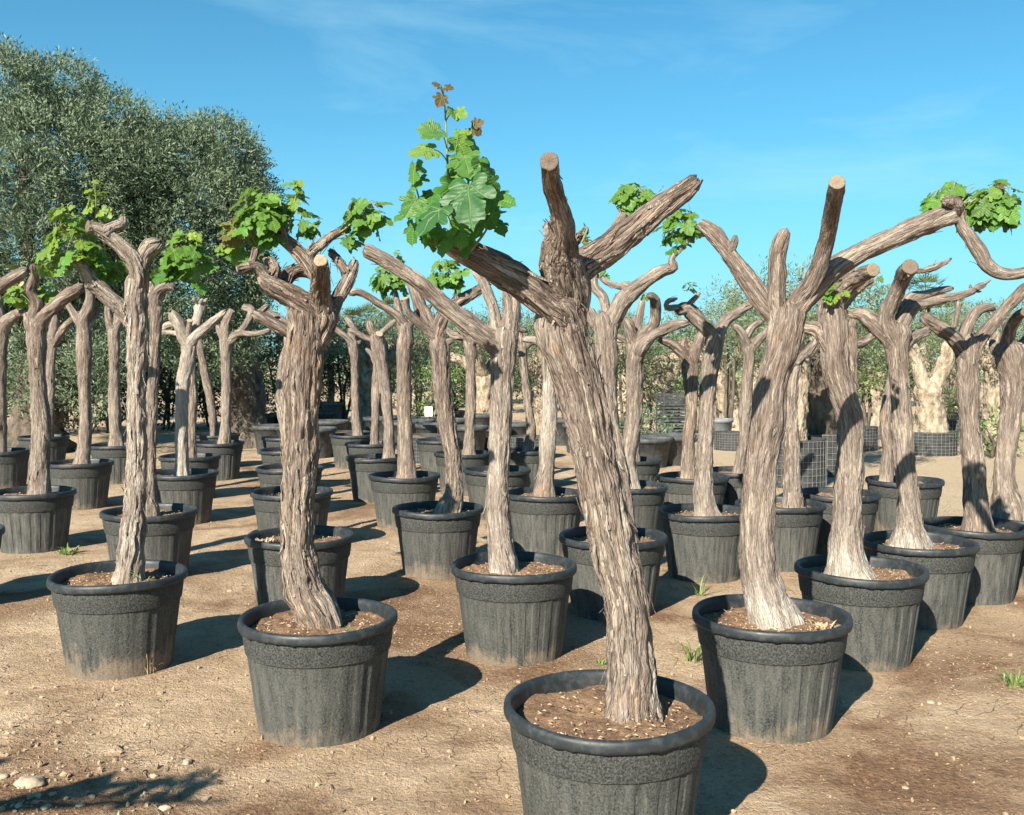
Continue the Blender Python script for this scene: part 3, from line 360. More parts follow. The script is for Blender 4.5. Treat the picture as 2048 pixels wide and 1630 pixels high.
('T','ragged-topped vine with tan streaks and a small forked stub',-0.595,12.1,0,0.45,0.2,0.5,0,[(0.071,0.05,0.504,0.0793),(0.083,0.05,0.797,0.07),(0.096,0.05,1.145,0.0699),(0.097,0.05,1.564,0.0668),(0.098,0.05,1.752,0.0788),(0.074,0.05,1.873,0.0788)],[([(0.096,0.05,1.837,0.0789),(0.051,0.02,1.952,0.0741),(-0.063,-0.01,2.043,0.06)],'b'),([(0.096,0.05,1.837,0.0789),(0.187,0.09,1.977,0.0652),(0.238,0.13,2.094,0.0467)],'b'),([(0.026,0.05,1.906,0.0557),(-0.116,0.1,1.93,0.0466),(-0.212,0.15,2.025,0.0327)],'b'),([(0.212,0.05,1.906,0.0464),(0.443,0.1,1.93,0.0373),(0.63,0.15,1.861,0.0328)],'b')],[]),
('U','small vine hidden behind the tattered trunk,only its pot showing',-0.997,14.0,0,0.4,0.0,0.5,0,[(0.102,0.05,0.5,0.0845),(0.076,0.05,1.064,0.0773),(0.057,0.05,1.626,0.0772),(0.043,0.05,1.836,0.0771)],[([(0.051,0.05,1.839,0.0573),(0.203,0.1,1.928,0.0398),(0.289,0.15,1.973,0.031)],'b')],[]),
('V','straight brown vine with a long dark arm pointing to the stout trunk',-1.058,9.8,0,0.3,0.15,0.4,1,[(0.01,0.04,0.451,0.1088),(0.011,0.04,0.649,0.0889),(-0.002,0.04,0.961,0.0789),(-0.004,0.04,1.425,0.0787),(-0.003,0.04,1.734,0.0786),(0.013,0.04,1.847,0.0835),(0.013,0.04,1.979,0.0785)],[([(0.014,0.04,1.934,0.0722),(-0.038,0.02,2.042,0.0522),(-0.116,0.0,2.113,0.0449),(-0.238,-0.02,2.183,0.0412),(-0.36,-0.04,2.262,0.0411),(-0.446,-0.06,2.296,0.0393),(-0.515,-0.08,2.277,0.0303)],'b'),([(-0.004,0.04,1.943,0.0632),(-0.051,0.057,2.079,0.0452),(-0.074,0.073,2.215,0.0308),(-0.089,0.09,2.324,0.0217)],'b'),([(0.008,0.09,1.945,0.0544),(0.077,0.14,2.028,0.0401),(0.154,0.19,2.094,0.0366),(0.242,0.24,2.179,0.0313)],'b')],[(-0.143,0.07,2.448,0.2,0.177,30,0.089,0.142,0,-0.081,0.058,2.309),(-0.073,0.07,2.647,0.054,0.092,5,0.062,0.092,1,-0.081,0.058,2.37)]),
('W','gnarled double-stemmed vine with a freshly sawn cream stub',-1.583,11.6,0,0.6,0.1,0.5,1,[(0.139,0.05,0.475,0.076),(0.147,0.05,0.833,0.0642),(0.114,0.05,1.201,0.07),(0.07,0.05,1.515,0.0815),(0.031,0.05,1.748,0.093),(0.003,0.05,1.91,0.093)],[([(0.015,0.05,1.889,0.0749),(-0.045,0.025,1.984,0.0555),(-0.073,0.0,2.079,0.0489)],'b'),([(-0.028,0.05,1.846,0.0471),(-0.109,0.017,1.888,0.0384),(-0.21,-0.017,1.941,0.0361),(-0.3,-0.05,1.982,0.0318)],'b'),([(-0.212,0.0,1.941,0.0319),(-0.28,0.025,2.048,0.0363),(-0.347,0.05,2.123,0.0321)],'b'),([(0.053,0.0,1.867,0.0532),(0.046,-0.025,1.909,0.0489),(0.055,-0.05,1.935,0.0488)],'c'),([(0.03,0.1,1.911,0.0387),(0.128,0.175,2.021,0.0367),(0.239,0.25,2.121,0.0326)],'b')],[]),
('X','slim vine leaning against the gnarled double stem',-1.909,13.5,0,0.4,0.0,0.5,0,[(0.042,0.04,0.474,0.0611),(0.058,0.04,0.882,0.061),(0.068,0.04,1.289,0.0609),(0.097,0.04,1.627,0.0609)],[([(0.059,0.04,1.603,0.0498),(0.003,0.09,1.703,0.0375),(-0.079,0.14,1.778,0.0301)],'b')],[]),
('Y','greyish slim vine with one reaching pale arm and shade on its foot',-2.391,15.0,0,0.4,0.0,0.5,0,[(0.07,0.03,0.494,0.0829),(0.035,0.03,0.826,0.0715),(0.032,0.03,1.301,0.0676),(0.034,0.03,1.593,0.0713),(0.02,0.03,1.773,0.0825),(0.006,0.03,1.886,0.09)],[([(0.007,0.03,1.818,0.0773),(-0.055,-0.003,1.927,0.0551),(-0.145,-0.037,2.009,0.0467),(-0.276,-0.07,2.117,0.0411)],'b'),([(0.021,0.03,1.845,0.069),(0.091,0.03,1.886,0.0304),(0.119,0.03,1.914,0.0221)],'b'),([(-0.006,0.03,1.859,0.0635),(-0.02,0.08,1.97,0.0554),(-0.062,0.13,2.068,0.0472)],'b')],[]),
('Z','slender stemmed vine with one dark band of shade,beside the smooth grey trunk',0.163,12.5,0,0.4,0.0,0.5,0,[(0.038,0.03,0.499,0.0754),(0.076,0.03,0.751,0.0628),(0.031,0.03,1.128,0.0564),(-0.0,0.03,1.379,0.0564),(-0.025,0.03,1.692,0.0563),(-0.025,0.03,1.817,0.0563)],[([(-0.032,0.03,1.747,0.0623),(0.065,0.08,1.843,0.0481),(0.211,0.13,1.868,0.0386)],'b'),([(-0.032,0.03,1.747,0.0623),(-0.055,0.08,1.891,0.0432),(-0.079,0.13,2.012,0.0338)],'b')],[]),
('a','vine sharing its line with the stout peeling trunk,yellow litter in its pot',-1.378,6.45,1,0.35,0.0,0.5,0,[(0.002,0.05,0.483,0.0655),(-0.002,0.05,0.73,0.0588),(-0.005,0.05,1.058,0.0587),(0.018,0.05,1.384,0.0553),(0.021,0.05,1.644,0.0584),(0.003,0.05,1.774,0.0584)],[([(-0.007,0.05,1.794,0.0509),(-0.085,0.083,1.866,0.0368),(-0.153,0.117,1.918,0.0308),(-0.228,0.15,1.961,0.0227)],'b'),([(-0.007,0.05,1.794,0.0509),(-0.082,0.023,1.834,0.0466),(-0.186,-0.003,1.893,0.0444),(-0.269,-0.03,1.943,0.0402)],'b'),([(-0.255,-0.01,1.923,0.0202),(-0.214,-0.01,1.974,0.0181),(-0.188,-0.01,1.994,0.0161)],'b'),([(0.034,0.05,1.794,0.0509),(0.126,0.104,1.836,0.0411),(0.204,0.25,1.934,0.0336)],'b')],[]),
('b','pale bulging vine in the second pot behind the stout peeling trunk',-1.902,8.6,0,0.6,0.0,0.5,0,[(-0.007,0.05,0.488,0.0696),(-0.033,0.05,0.859,0.0608),(-0.08,0.05,1.293,0.0649),(-0.06,0.05,1.596,0.0605),(-0.014,0.05,1.768,0.0604)],[([(-0.022,0.05,1.784,0.0488),(-0.059,0.1,1.88,0.0354),(-0.125,0.15,1.922,0.0274)],'b')],[]),
('c','vine in the third pot behind the stout peeling trunk',-2.341,10.5,0,0.4,0.0,0.5,0,[(0.094,0.05,0.47,0.0742),(0.089,0.05,0.948,0.0687),(0.106,0.05,1.529,0.0685),(0.129,0.05,1.74,0.0685)],[([(0.126,0.05,1.762,0.0496),(0.249,0.1,1.862,0.0365),(0.34,0.15,1.896,0.03)],'b')],[]),
('d','vine in the fourth pot behind the stout peeling trunk',-2.809,12.5,0,0.4,0.0,0.5,0,[(0.178,0.05,0.497,0.0756),(0.17,0.05,1.002,0.0691),(0.188,0.05,1.504,0.069),(0.216,0.05,1.755,0.0689)],[([(0.194,0.05,1.781,0.0512),(0.086,0.1,1.9,0.0395),(-0.004,0.15,1.92,0.0317)],'b')],[]),
('e','vine in the farthest pot behind the stout peeling trunk',-3.286,14.5,0,0.4,0.0,0.5,0,[(0.265,0.05,0.459,0.0803),(0.286,0.05,1.043,0.0728),(0.29,0.05,1.479,0.0727),(0.308,0.05,1.77,0.0726)],[([(0.322,0.05,1.8,0.0593),(0.427,0.1,1.915,0.0412),(0.51,0.15,1.939,0.0321)],'b')],[]),
('f','thin shaded vine tucked behind the slender shaggy trunk',-2.736,7.5,0,0.35,-0.1,0.5,1,[(-0.007,0.04,0.482,0.0721),(-0.008,0.04,0.657,0.0531),(-0.005,0.04,0.848,0.0454),(0.008,0.04,1.125,0.0453),(0.024,0.04,1.416,0.0453),(0.044,0.04,1.687,0.0452),(0.06,0.04,1.923,0.0489),(0.066,0.04,2.036,0.0563)],[([(0.058,0.04,2.015,0.059),(0.058,0.027,2.097,0.0542),(0.093,0.015,2.166,0.0517),(0.168,0.003,2.201,0.0469),(0.219,-0.01,2.176,0.0328)],'b'),([(0.046,0.04,2.015,0.0543),(0.006,0.09,2.124,0.0427),(-0.004,0.14,2.222,0.031)],'c')],[]),
('g','lichen-whitened vine with wishbone arms and antler-like twig tips',-3.315,10.0,0,1.0,-0.5,1.0,1,[(-0.011,0.03,0.448,0.0756),(-0.01,0.03,0.791,0.0654),(-0.005,0.03,1.104,0.0653),(0.015,0.03,1.42,0.0702),(0.053,0.03,1.581,0.0802),(0.091,0.03,1.776,0.0701),(0.097,0.03,1.836,0.0701)],[([(0.076,0.03,1.772,0.0723),(0.028,0.013,1.882,0.0659),(-0.004,-0.003,1.991,0.0689),(-0.075,-0.02,2.099,0.0562)],'b'),([(0.085,0.05,1.788,0.0693),(0.124,0.083,1.946,0.0537),(0.156,0.117,2.089,0.0538),(0.155,0.15,2.194,0.0635)],'t'),([(0.06,0.03,1.757,0.0692),(0.132,0.005,1.85,0.0627),(0.251,-0.02,1.943,0.0532),(0.369,-0.045,2.036,0.0421),(0.479,-0.07,2.12,0.028)],'b'),([(0.039,0.05,1.867,0.0409),(-0.084,0.09,1.907,0.0285),(-0.232,0.13,1.916,0.0222)],'b'),([(-0.044,0.07,1.993,0.0347),(-0.14,0.12,1.995,0.038),(-0.238,0.17,1.949,0.0319)],'b'),([(0.068,0.01,1.866,0.0376),(0.103,-0.02,1.975,0.0313),(0.118,-0.05,2.028,0.0312)],'c')],[]),
('h','thin dark vine close behind the lichen-whitened trunk',-3.781,11.7,0,0.2,0.0,0.5,0,[(0.011,0.04,0.501,0.053),(0.016,0.04,0.868,0.0529),(0.034,0.04,1.221,0.0529),(0.022,0.04,1.573,0.0528),(0.019,0.04,1.748,0.0527)],[([(0.025,0.04,1.718,0.0479),(0.067,0.09,1.884,0.037),(0.146,0.14,1.959,0.0297)],'b')],[]),
('i','vine with a thin level arm pointing away and a looped arm above it',-4.01,13.6,0,0.6,-0.1,0.5,1,[(0.078,0.04,0.547,0.0889),(0.102,0.04,0.808,0.0752),(0.115,0.04,1.218,0.075),(0.12,0.04,1.6,0.0783),(0.11,0.04,1.831,0.0851),(0.104,0.04,1.912,0.0885)],[([(0.119,0.04,1.877,0.0941),(0.116,0.023,2.068,0.0725),(0.155,0.007,2.195,0.0639),(0.22,-0.01,2.301,0.051)],'c'),([(0.098,0.04,1.898,0.077),(0.028,0.065,2.005,0.0557),(-0.01,0.09,2.092,0.0472)],'b'),([(0.162,0.04,1.877,0.077),(0.332,0.053,2.026,0.0556),(0.438,0.065,2.197,0.0556),(0.457,0.077,2.305,0.0642),(0.347,0.09,2.348,0.0557)],'c'),([(0.162,0.04,1.898,0.0684),(0.3,0.01,1.983,0.0469),(0.478,-0.02,1.982,0.0404),(0.614,-0.05,1.992,0.0382),(0.749,-0.08,2.033,0.0339)],'b')],[]),
('j','dark vine tilted sharply to one side,its foot catching sunlight',-4.451,15.0,0,0.3,0.0,0.5,0,[(-0.034,0.04,0.524,0.0679),(-0.087,0.04,1.022,0.0677),(-0.157,0.04,1.361,0.0677),(-0.212,0.04,1.698,0.0601),(-0.225,0.04,1.848,0.06)],[([(-0.229,0.04,1.805,0.0566),(-0.254,0.09,1.947,0.0426),(-0.221,0.14,2.066,0.0332)],'b')],[]),
('k','vine with ribbed trunk,black knotted head and small yellowing leaves',-4.146,8.6,0,0.4,0.0,0.5,1,[(0.041,0.03,0.486,0.1041),(0.057,0.03,0.774,0.0866),(0.076,0.03,1.047,0.0822),(0.061,0.03,1.32,0.0734),(0.05,0.03,1.592,0.0776),(0.046,0.03,1.768,0.0818),(0.055,0.03,1.961,0.0903)],[([(0.057,0.03,1.905,0.0892),(0.053,0.016,2.026,0.0674),(0.094,-0.023,2.144,0.0537),(0.072,-0.084,2.24,0.0479),(0.143,-0.166,2.34,0.0395),(0.179,-0.27,2.422,0.0286)],'b'),([(0.064,0.03,1.919,0.0811),(0.148,0.0,2.025,0.0619),(0.258,-0.03,2.111,0.0617),(0.38,-0.06,2.196,0.0561),(0.508,-0.09,2.26,0.0426)],'b'),([(0.024,0.03,1.932,0.0676),(-0.04,0.055,2.041,0.0379),(-0.147,0.08,2.035,0.0299)],'b'),([(0.046,-0.03,2.237,0.0348),(0.015,-0.06,2.262,0.032),(-0.006,-0.09,2.282,0.0293)],'c')],[(-0.122,0.01,2.187,0.114,0.108,15,0.074,0.121,1,0.02,0.018,2.093),(0.136,0.05,2.216,0.095,0.095,12,0.074,0.122,1,0.077,0.042,2.121),(-0.086,0.03,2.403,0.081,0.067,5,0.067,0.108,2,0.027,0.03,2.362)]),
('l','smooth waisted vine with dark band of shade,beyond the ribbed trunk',-4.771,11.0,0,0.4,0.05,0.5,1,[(0.003,0.03,0.472,0.0997),(0.041,0.03,0.705,0.0774),(0.059,0.03,1.048,0.0663),(0.05,0.03,1.396,0.0717),(0.056,0.03,1.661,0.0854),(0.053,0.03,1.798,0.0881),(0.057,0.03,1.963,0.0825)],[([(0.053,0.03,1.922,0.0864),(0.065,0.01,2.076,0.0758),(0.137,-0.01,2.212,0.0653),(0.165,-0.03,2.348,0.0515),(0.15,-0.05,2.432,0.0377)],'c'),([(0.071,0.03,1.973,0.0691),(0.126,0.07,2.095,0.0589),(0.181,0.11,2.184,0.0417)],'b'),([(0.021,0.03,2.042,0.0587),(-0.101,0.08,2.2,0.0416),(-0.173,0.13,2.289,0.0313)],'b')],[]),
('m','yellowish-footed vine in shade of the olive,next to the waisted trunk',-5.23,13.2,0,0.5,0.1,0.5,1,[(-0.018,0.03,0.514,0.0995),(-0.037,0.03,0.926,0.0795),(-0.035,0.03,1.344,0.0761),(-0.028,0.03,1.707,0.076),(-0.022,0.03,2.023,0.0858)],[([(-0.024,0.03,1.974,0.0912),(-0.073,0.005,2.159,0.0579),(-0.09,-0.02,2.353,0.0412)],'b'),([(-0.014,0.03,1.994,0.0912),(0.053,0.08,2.182,0.0707),(0.161,0.13,2.309,0.0542)],'b'),([(-0.033,0.03,2.056,0.0705),(-0.008,0.08,2.224,0.054),(-0.046,0.13,2.351,0.0417)],'b')],[]),
('n','dark vine with one long straight pale limb,behind the ribbed trunk',-6.858,14.6,0,0.5,0.0,0.5,0,[(0.061,0.04,0.488,0.0734),(0.089,0.04,1.039,0.0659),(0.108,0.04,1.551,0.0658),(0.144,0.04,1.843,0.0731),(0.162,0.04,1.989,0.073)],[([(0.135,0.04,1.87,0.0918),(0.185,0.015,2.075,0.0824),(0.212,-0.01,2.257,0.0594)],'b'),([(0.145,0.04,1.824,0.0872),(0.291,0.007,2.029,0.0641),(0.423,-0.027,2.165,0.0548),(0.6,-0.06,2.3,0.0501)],'b')],[]),
('o','vine cropped by its neighbours with one shaded side arm,beside the ribbed trunk',-6.358,12.4,0,0.4,0.1,0.5,1,[(-0.058,0.04,0.508,0.1061),(-0.045,0.04,1.008,0.1059),(-0.026,0.04,1.506,0.1057),(-0.004,0.04,1.878,0.1117),(0.019,0.04,2.063,0.1116)],[([(0.045,0.04,2.033,0.0974),(0.165,-0.0,2.148,0.0776),(0.322,-0.04,2.223,0.058)],'b'),([(0.006,0.04,2.033,0.0974),(-0.04,0.065,2.248,0.078),(-0.029,0.09,2.424,0.0586)],'b')],[]),
('q','vine with a heavy pale arm reaching across above the ribbed trunk',-3.763,6.6,0,0.6,0.0,0.5,1,[(-0.007,0.03,0.51,0.0935),(-0.009,0.03,0.778,0.08),(-0.011,0.03,1.179,0.0797),(0.013,0.03,1.578,0.0861),(0.031,0.03,1.875,0.0926)],[([(0.036,0.03,1.869,0.0893),(0.183,0.014,1.992,0.0683),(0.318,-0.002,2.084,0.0536),(0.43,-0.018,2.144,0.0473),(0.522,-0.034,2.189,0.0431),(0.602,-0.05,2.229,0.0348)],'b'),([(0.025,0.03,1.859,0.0831),(-0.082,0.08,2.037,0.0627),(-0.159,0.13,2.187,0.0526)],'c'),([(0.025,0.03,1.859,0.0831),(0.062,-0.045,2.03,0.0615),(0.148,-0.12,2.147,0.0446)],'b')],[]),
('r','vine whose pot shows beside the whitish foot of the hooked vine',1.35,11.3,0,0.4,0.0,0.5,0,[(0.035,0.05,0.494,0.0741),(0.038,0.05,0.894,0.0682),(0.046,0.05,1.406,0.0681),(0.055,0.05,1.746,0.068)],[([(0.058,0.05,1.752,0.0498),(-0.097,0.1,1.877,0.0393),(-0.182,0.15,1.914,0.0323)],'b')],[]),
('s','two-armed vine behind the forked bleached-foot trunk,shaded twice',2.325,10.2,0,0.45,-0.05,0.5,1,[(0.002,0.03,0.496,0.0617),(0.045,0.03,0.774,0.0539),(0.067,0.03,1.093,0.0666),(0.078,0.03,1.415,0.0665),(0.096,0.03,1.661,0.0664),(0.084,0.03,1.788,0.0664)],[([(0.082,0.03,1.743,0.0706),(0.045,0.013,1.838,0.0544),(-0.008,-0.003,1.934,0.0479),(-0.076,-0.02,1.989,0.0383)],'b'),([(0.099,0.03,1.727,0.0706),(0.168,0.057,1.807,0.0547),(0.254,0.083,1.888,0.0483),(0.357,0.11,1.985,0.042)],'b'),([(0.077,0.08,1.856,0.0419),(0.158,0.155,1.97,0.0389),(0.273,0.23,2.038,0.0327)],'b')],[])
]

# ------------------------------------------------------------------ ground
pots_xy = np.array([(v[2], v[3]) for v in VINES])
def axis(parts):
    out = []
    for a, b, st in parts: out.append(np.arange(a, b, st))
    return np.concatenate(out + [[parts[-1][1]]])
xs = axis([(-400, -60, 40), (-60, -20, 4), (-20, -8, .5), (-8, -3.2, .08), (-3.2, 3.2, .026), (3.2, 8, .08), (8, 20, .5), (20, 60, 4), (60, 400, 40)])
ys = axis([(-60, -8, 6), (-8, 1.6, .4), (1.6, 5.2, .026), (5.2, 8.5, .05), (8.5, 16, .12), (16, 40, .6), (40, 100, 5), (100, 600, 50)])
gx, gy = np.meshgrid(xs, ys); P0 = np.stack([gx.ravel(), gy.ravel(), 0 * gx.ravel()], 1)
near = np.exp(-np.clip(P0[:, 1] - 7, 0, None) / 6) * np.exp(-np.clip(np.abs(P0[:, 0]) - 5, 0, None) / 4)
def gz(p):
    q = p * np.array([1, 1, 0]) + .37
    return noise(q * .45) * .012 + noise(q * 1.7 + 9) * .010 + noise(q * 5 + 3) * .007 + noise(q * 13 + 5) * .0045 + np.clip(noise(q * 29 + 1) - .15, 0, 1) * .010 + noise(q * 30 + 8) * .0022
hz = gz(P0) * (.25 + .75 * near)
rough_l = np.clip(1 - np.hypot((P0[:, 0] + 2.3) / 1.5, (P0[:, 1] - 3.9) / 1.3), 0, 1)
hz += rough_l * np.clip(noise(P0 * 16 + 2.2) - .05, 0, 1) * .03
pm = np.zeros(len(P0))
for x, y in pots_xy:
    d = np.hypot(P0[:, 0] - x, P0[:, 1] - y); k = np.exp(-np.clip(d - .30, 0, None) ** 2 / .012)
    pm = np.maximum(pm, np.exp(-np.clip(d - .32, 0, None) ** 2 / .12))
    hz = hz * (1 - .8 * k) + k * .010
P0[:, 2] = hz
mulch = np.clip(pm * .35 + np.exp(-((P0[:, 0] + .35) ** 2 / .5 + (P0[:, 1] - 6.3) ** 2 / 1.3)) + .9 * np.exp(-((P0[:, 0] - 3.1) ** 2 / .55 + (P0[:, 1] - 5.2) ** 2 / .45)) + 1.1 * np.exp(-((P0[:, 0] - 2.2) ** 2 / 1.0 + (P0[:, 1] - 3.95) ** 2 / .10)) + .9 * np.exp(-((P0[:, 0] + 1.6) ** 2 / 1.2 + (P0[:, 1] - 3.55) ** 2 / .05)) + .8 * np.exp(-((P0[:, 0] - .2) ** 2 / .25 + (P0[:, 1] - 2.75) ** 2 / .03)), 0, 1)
lx = 2.6 + (P0[:, 1] - 9) * .05
path = 1 / (1 + np.exp(-(P0[:, 0] - lx) * 3)) / (1 + np.exp(-(P0[:, 1] - 9.6) * 2.2))
path = np.maximum(path, 1 / (1 + np.exp(-(P0[:, 1] - 17.5) * 1.2)) * .7)
obj('ground', mesh('ground', P0, grid_faces(len(ys), len(xs), False), True, {'mulch': mulch, 'path': path}), GROUND, kind='structure')
def ground_z(x, y):
    ix = np.clip(np.searchsorted(xs, x) - 1, 0, len(xs) - 2); iy = np.clip(np.searchsorted(ys, y) - 1, 0, len(ys) - 2)
    Z = hz.reshape(len(ys), len(xs)); fx = (x - xs[ix]) / (xs[ix + 1] - xs[ix]); fy = (y - ys[iy]) / (ys[iy + 1] - ys[iy])
    return (Z[iy, ix] * (1 - fx) + Z[iy, ix + 1] * fx) * (1 - fy) + (Z[iy + 1, ix] * (1 - fx) + Z[iy + 1, ix + 1] * fx) * fy

# ------------------------------------------------------------------ pots (shared meshes)
def pot_mesh(seed):
    seg = 264; rz = np.linspace(.012, .362, 15)
    rad = lambda z: .266 + (.326 - .266) * (z / .47)
    prof = [(.262, -.02), (.266, .0)] + [(rad(z), z) for z in rz] + [(rad(.366) + .007, .368), (rad(.38) + .008, .382), (rad(.42) + .008, .42), (rad(.46) + .007, .462), (rad(.47) + .004, .475), (.332, .492), (.322, .492), (.315, .43), (.309, .38), (.30, .36)]
    r_ = np.random.default_rng(seed); ph = r_.uniform(0, 6); dent = r_.uniform(-.006, .006, 4)
    def jit(v, th):
        k = (np.arange(2, 17)); a = (np.arange(seg) % 11) / 11 + .02
        up = np.clip((v[k, :, 2] - .02) / .03, 0, 1) * np.clip((.365 - v[k, :, 2]) / .006, 0, 1)
        groove = np.where(a < .46, -.0048, 0.0) * (.72 + .28 * np.cos(th * 2 + ph))
        rr = np.hypot(v[k, :, 0], v[k, :, 1]); s_ = (rr + groove[None] * up) / rr
        v[k, :, 0] *= s_; v[k, :, 1] *= s_
        warp = 1 + (dent[0] * np.cos(2 * th + ph) + dent[1] * np.cos(3 * th + 2 * ph))[None] * (1 - v[..., 2] / .55)
        v[..., 0] *= warp; v[..., 1] *= warp
        return v
    v, f = lathe(prof, seg, jit); me = mesh('pot', v, f); me.set_sharp_from_angle(angle=R(28)); return me
def rim_mesh(seed):
    seg = 144; r_ = np.random.default_rng(seed)
    prof = [(.324, .471), (.346, .472), (.3505, .477), (.3515, .485), (.351, .499), (.3485, .508), (.343, .5135), (.335, .5145), (.328, .511), (.323, .503), (.320, .490), (.316, .45)]
    burr = np.clip(noise(np.stack([np.linspace(0, 60, seg), np.full(seg, seed * 3.3), 0 * np.arange(seg)], 1)), -.1, 1)
    def jit(v, th):
        for i, k in ((1, 1.), (0, .6)): v[i, :, 2] -= np.clip(burr, 0, 1) * .011 * k
        wv = .003 * np.cos(2 * th + seed) + .002 * np.cos(3 * th + seed * 2)
        v[..., 2] += wv; return v
    v, f = lathe(prof, seg, jit); return mesh('rim', v, f)
def soil_mesh(seed):
    rr = np.linspace(0.004, .314, 30); seg = 96; th = np.linspace(0, 2 * math.pi, seg, endpoint=False)
    v = np.stack([rr[:, None] * np.cos(th), rr[:, None] * np.sin(th), .455 + 0 * rr[:, None] * th], -1).reshape(-1, 3)
    q = v * np.array([1, 1, 0]) + seed; v[:, 2] += noise(q * 6) * .016 + noise(q * 22) * .011 + noise(q * 60) * .006
    return mesh('soil', v, grid_faces(30, seg))
POTS = [pot_mesh(i) for i in range(5)]; RIMS = [rim_mesh(i + 1) for i in range(5)]; SOILS = [soil_mesh(i * 3.7) for i in range(4)]
for m_ in POTS: m_.materials.append(POT)
for m_ in RIMS: m_.materials.append(RIM)
for m_ in SOILS: m_.materials.append(SOIL)
def litter_mesh(n, seed, r=.27, z=.463):
    r_ = np.random.default_rng(seed); J = Joined()
    for i in range(n):
        a = r_.uniform(0, 6.28); q = r * math.sqrt(r_.uniform(.02, 1)); L_ = r_.uniform(.004, .02); b_ = r_.uniform(0, 6.28); d = np.array([math.cos(b_), math.sin(b_), r_.uniform(-.2, .3)])
        p = np.array([q * math.cos(a), q * math.sin(a), z + r_.uniform(0, .008)]); s_ = np.array([-d[1], d[0], 0]) * r_.uniform(.0008, .0028)
        J.add([p - s_, p + s_, p + d * L_ + s_, p + d * L_ - s_, p + d * L_ * .5 + np.array([0, 0, .004])], [np.array([[0, 1, 4], [1, 2, 4], [2, 3, 4], [3, 0, 4]])])
    return J.mesh('litter', False)
LITTER = [litter_mesh(150, i) for i in range(3)]
for m_ in LITTER: m_.materials.append(STRAW)

# ------------------------------------------------------------------ leaves (shared meshes)
HALF = [(.03, -.02), (.09, -.13), (.22, -.20), (.36, -.15), (.47, -.02), (.44, .08), (.37, .13), (.50, .22), (.62, .36), (.58, .46), (.44, .45), (.32, .47), (.37, .60), (.32, .74), (.18, .84), (.0, 1.0)]
def leaf_mesh(seed):
    r_ = np.random.default_rng(seed); h = np.array(HALF); out = []
    for i in range(len(h) - 1):                       # toothed edge
        a, b = h[i], h[i + 1]; out.append(a); mid = (a + b) / 2; nrm = np.array([b[1] - a[1], -(b[0] - a[0])])
        out.append(mid + nrm * (.14 if i % 2 else -.10))
    out.append(h[-1]); right = np.array(out); right[:, 0] *= r_.uniform(.9, 1.1)
    left = right[::-1][1:].copy(); left[:, 0] *= -1; ring = np.vstack([right, left]); ring += r_.normal(0, .012, ring.shape)
    c0 = np.array([0, .22]); n = len(ring)
    rings = [c0 + (ring - c0) * k for k in (.33, .68, 1.)]; v2 = np.vstack([c0[None]] + rings)
    f3 = [(0, 1 + i, 1 + (i + 1) % n) for i in range(n)]; f4 = []
    for k in range(2):
        for i in range(n): f4.append((1 + k * n + i, 1 + (k + 1) * n + i, 1 + (k + 1) * n + (i + 1) % n, 1 + k * n + (i + 1) % n))
    x, y = v2[:, 0], v2[:, 1]; fold = r_.uniform(.15, .5); droop = r_.uniform(.1, .6); cup = r_.uniform(-.35, .25); tw = r_.uniform(-.3, .3)
    z = fold * np.abs(x) * .5 + cup * x ** 2 - droop * np.clip(y, 0, None) ** 2 * .55 + tw * x * y + .045 * np.sin(x * 13 + seed) * np.cos(y * 11 + seed * 2)
    z -= .25 * np.clip(np.abs(x) - .3, 0, None) * r_.uniform(0, 2)
    return mesh('leaf', np.stack([x, y, z], 1), [np.array(f3), np.array(f4)], True, {'leaf_co': np.stack([x, y, 0 * x], 1)})
LEAVES = [leaf_mesh(i) for i in range(14)]
for m_ in LEAVES: m_.materials.append(LEAF)
def leaf_color(tone, age, r_):
    """age 0 old .. 1 young tip"""
    g = np.array((.060, .175, .034)); lg = np.array((.095, .235, .042)); y = np.array((.215, .305, .045)); red = np.array((.14, .085, .040))
    k = r_.uniform()
    if tone == 0: c = g * (1 - k) + lg * k; c = c * (1 - .5 * age) + y * .5 * age
    elif tone == 1: c = lg * (1 - k) + y * k
    elif tone == 2: c = y * (1 - k) + red * k
    elif tone == 3: c = y * (.9 + .2 * k) + lg * .1 * k
    else: c = red * (.6 + .6 * k)
    if age > .93 and tone < 4 and k > .4: c = red
    return tuple(c * r_.uniform(.85, 1.15)) + (1,)
def put_leaf(parent, p, nrm, tip, size, col, r_):
    n = Vector(nrm).normalized(); t = Vector(tip); t = (t - n * t.dot(n)).normalized(); x = t.cross(n)
    m4 = Matrix((x, t, n)).transposed().to_4x4(); 
    o = obj('leaf', LEAVES[r_.integers(len(LEAVES))], None, parent); o.matrix_local = Matrix.Translation(Vector(p)) @ m4 @ Matrix.Scale(size, 4); o.color = col; return o
def bez(a, b, c, n, r0, r1):
    t = np.linspace(0, 1, n)[:, None]; p = a * (1 - t) ** 2 + 2 * b * t * (1 - t) + c * t ** 2
    return np.hstack([p, r0 + (r1 - r0) * t])
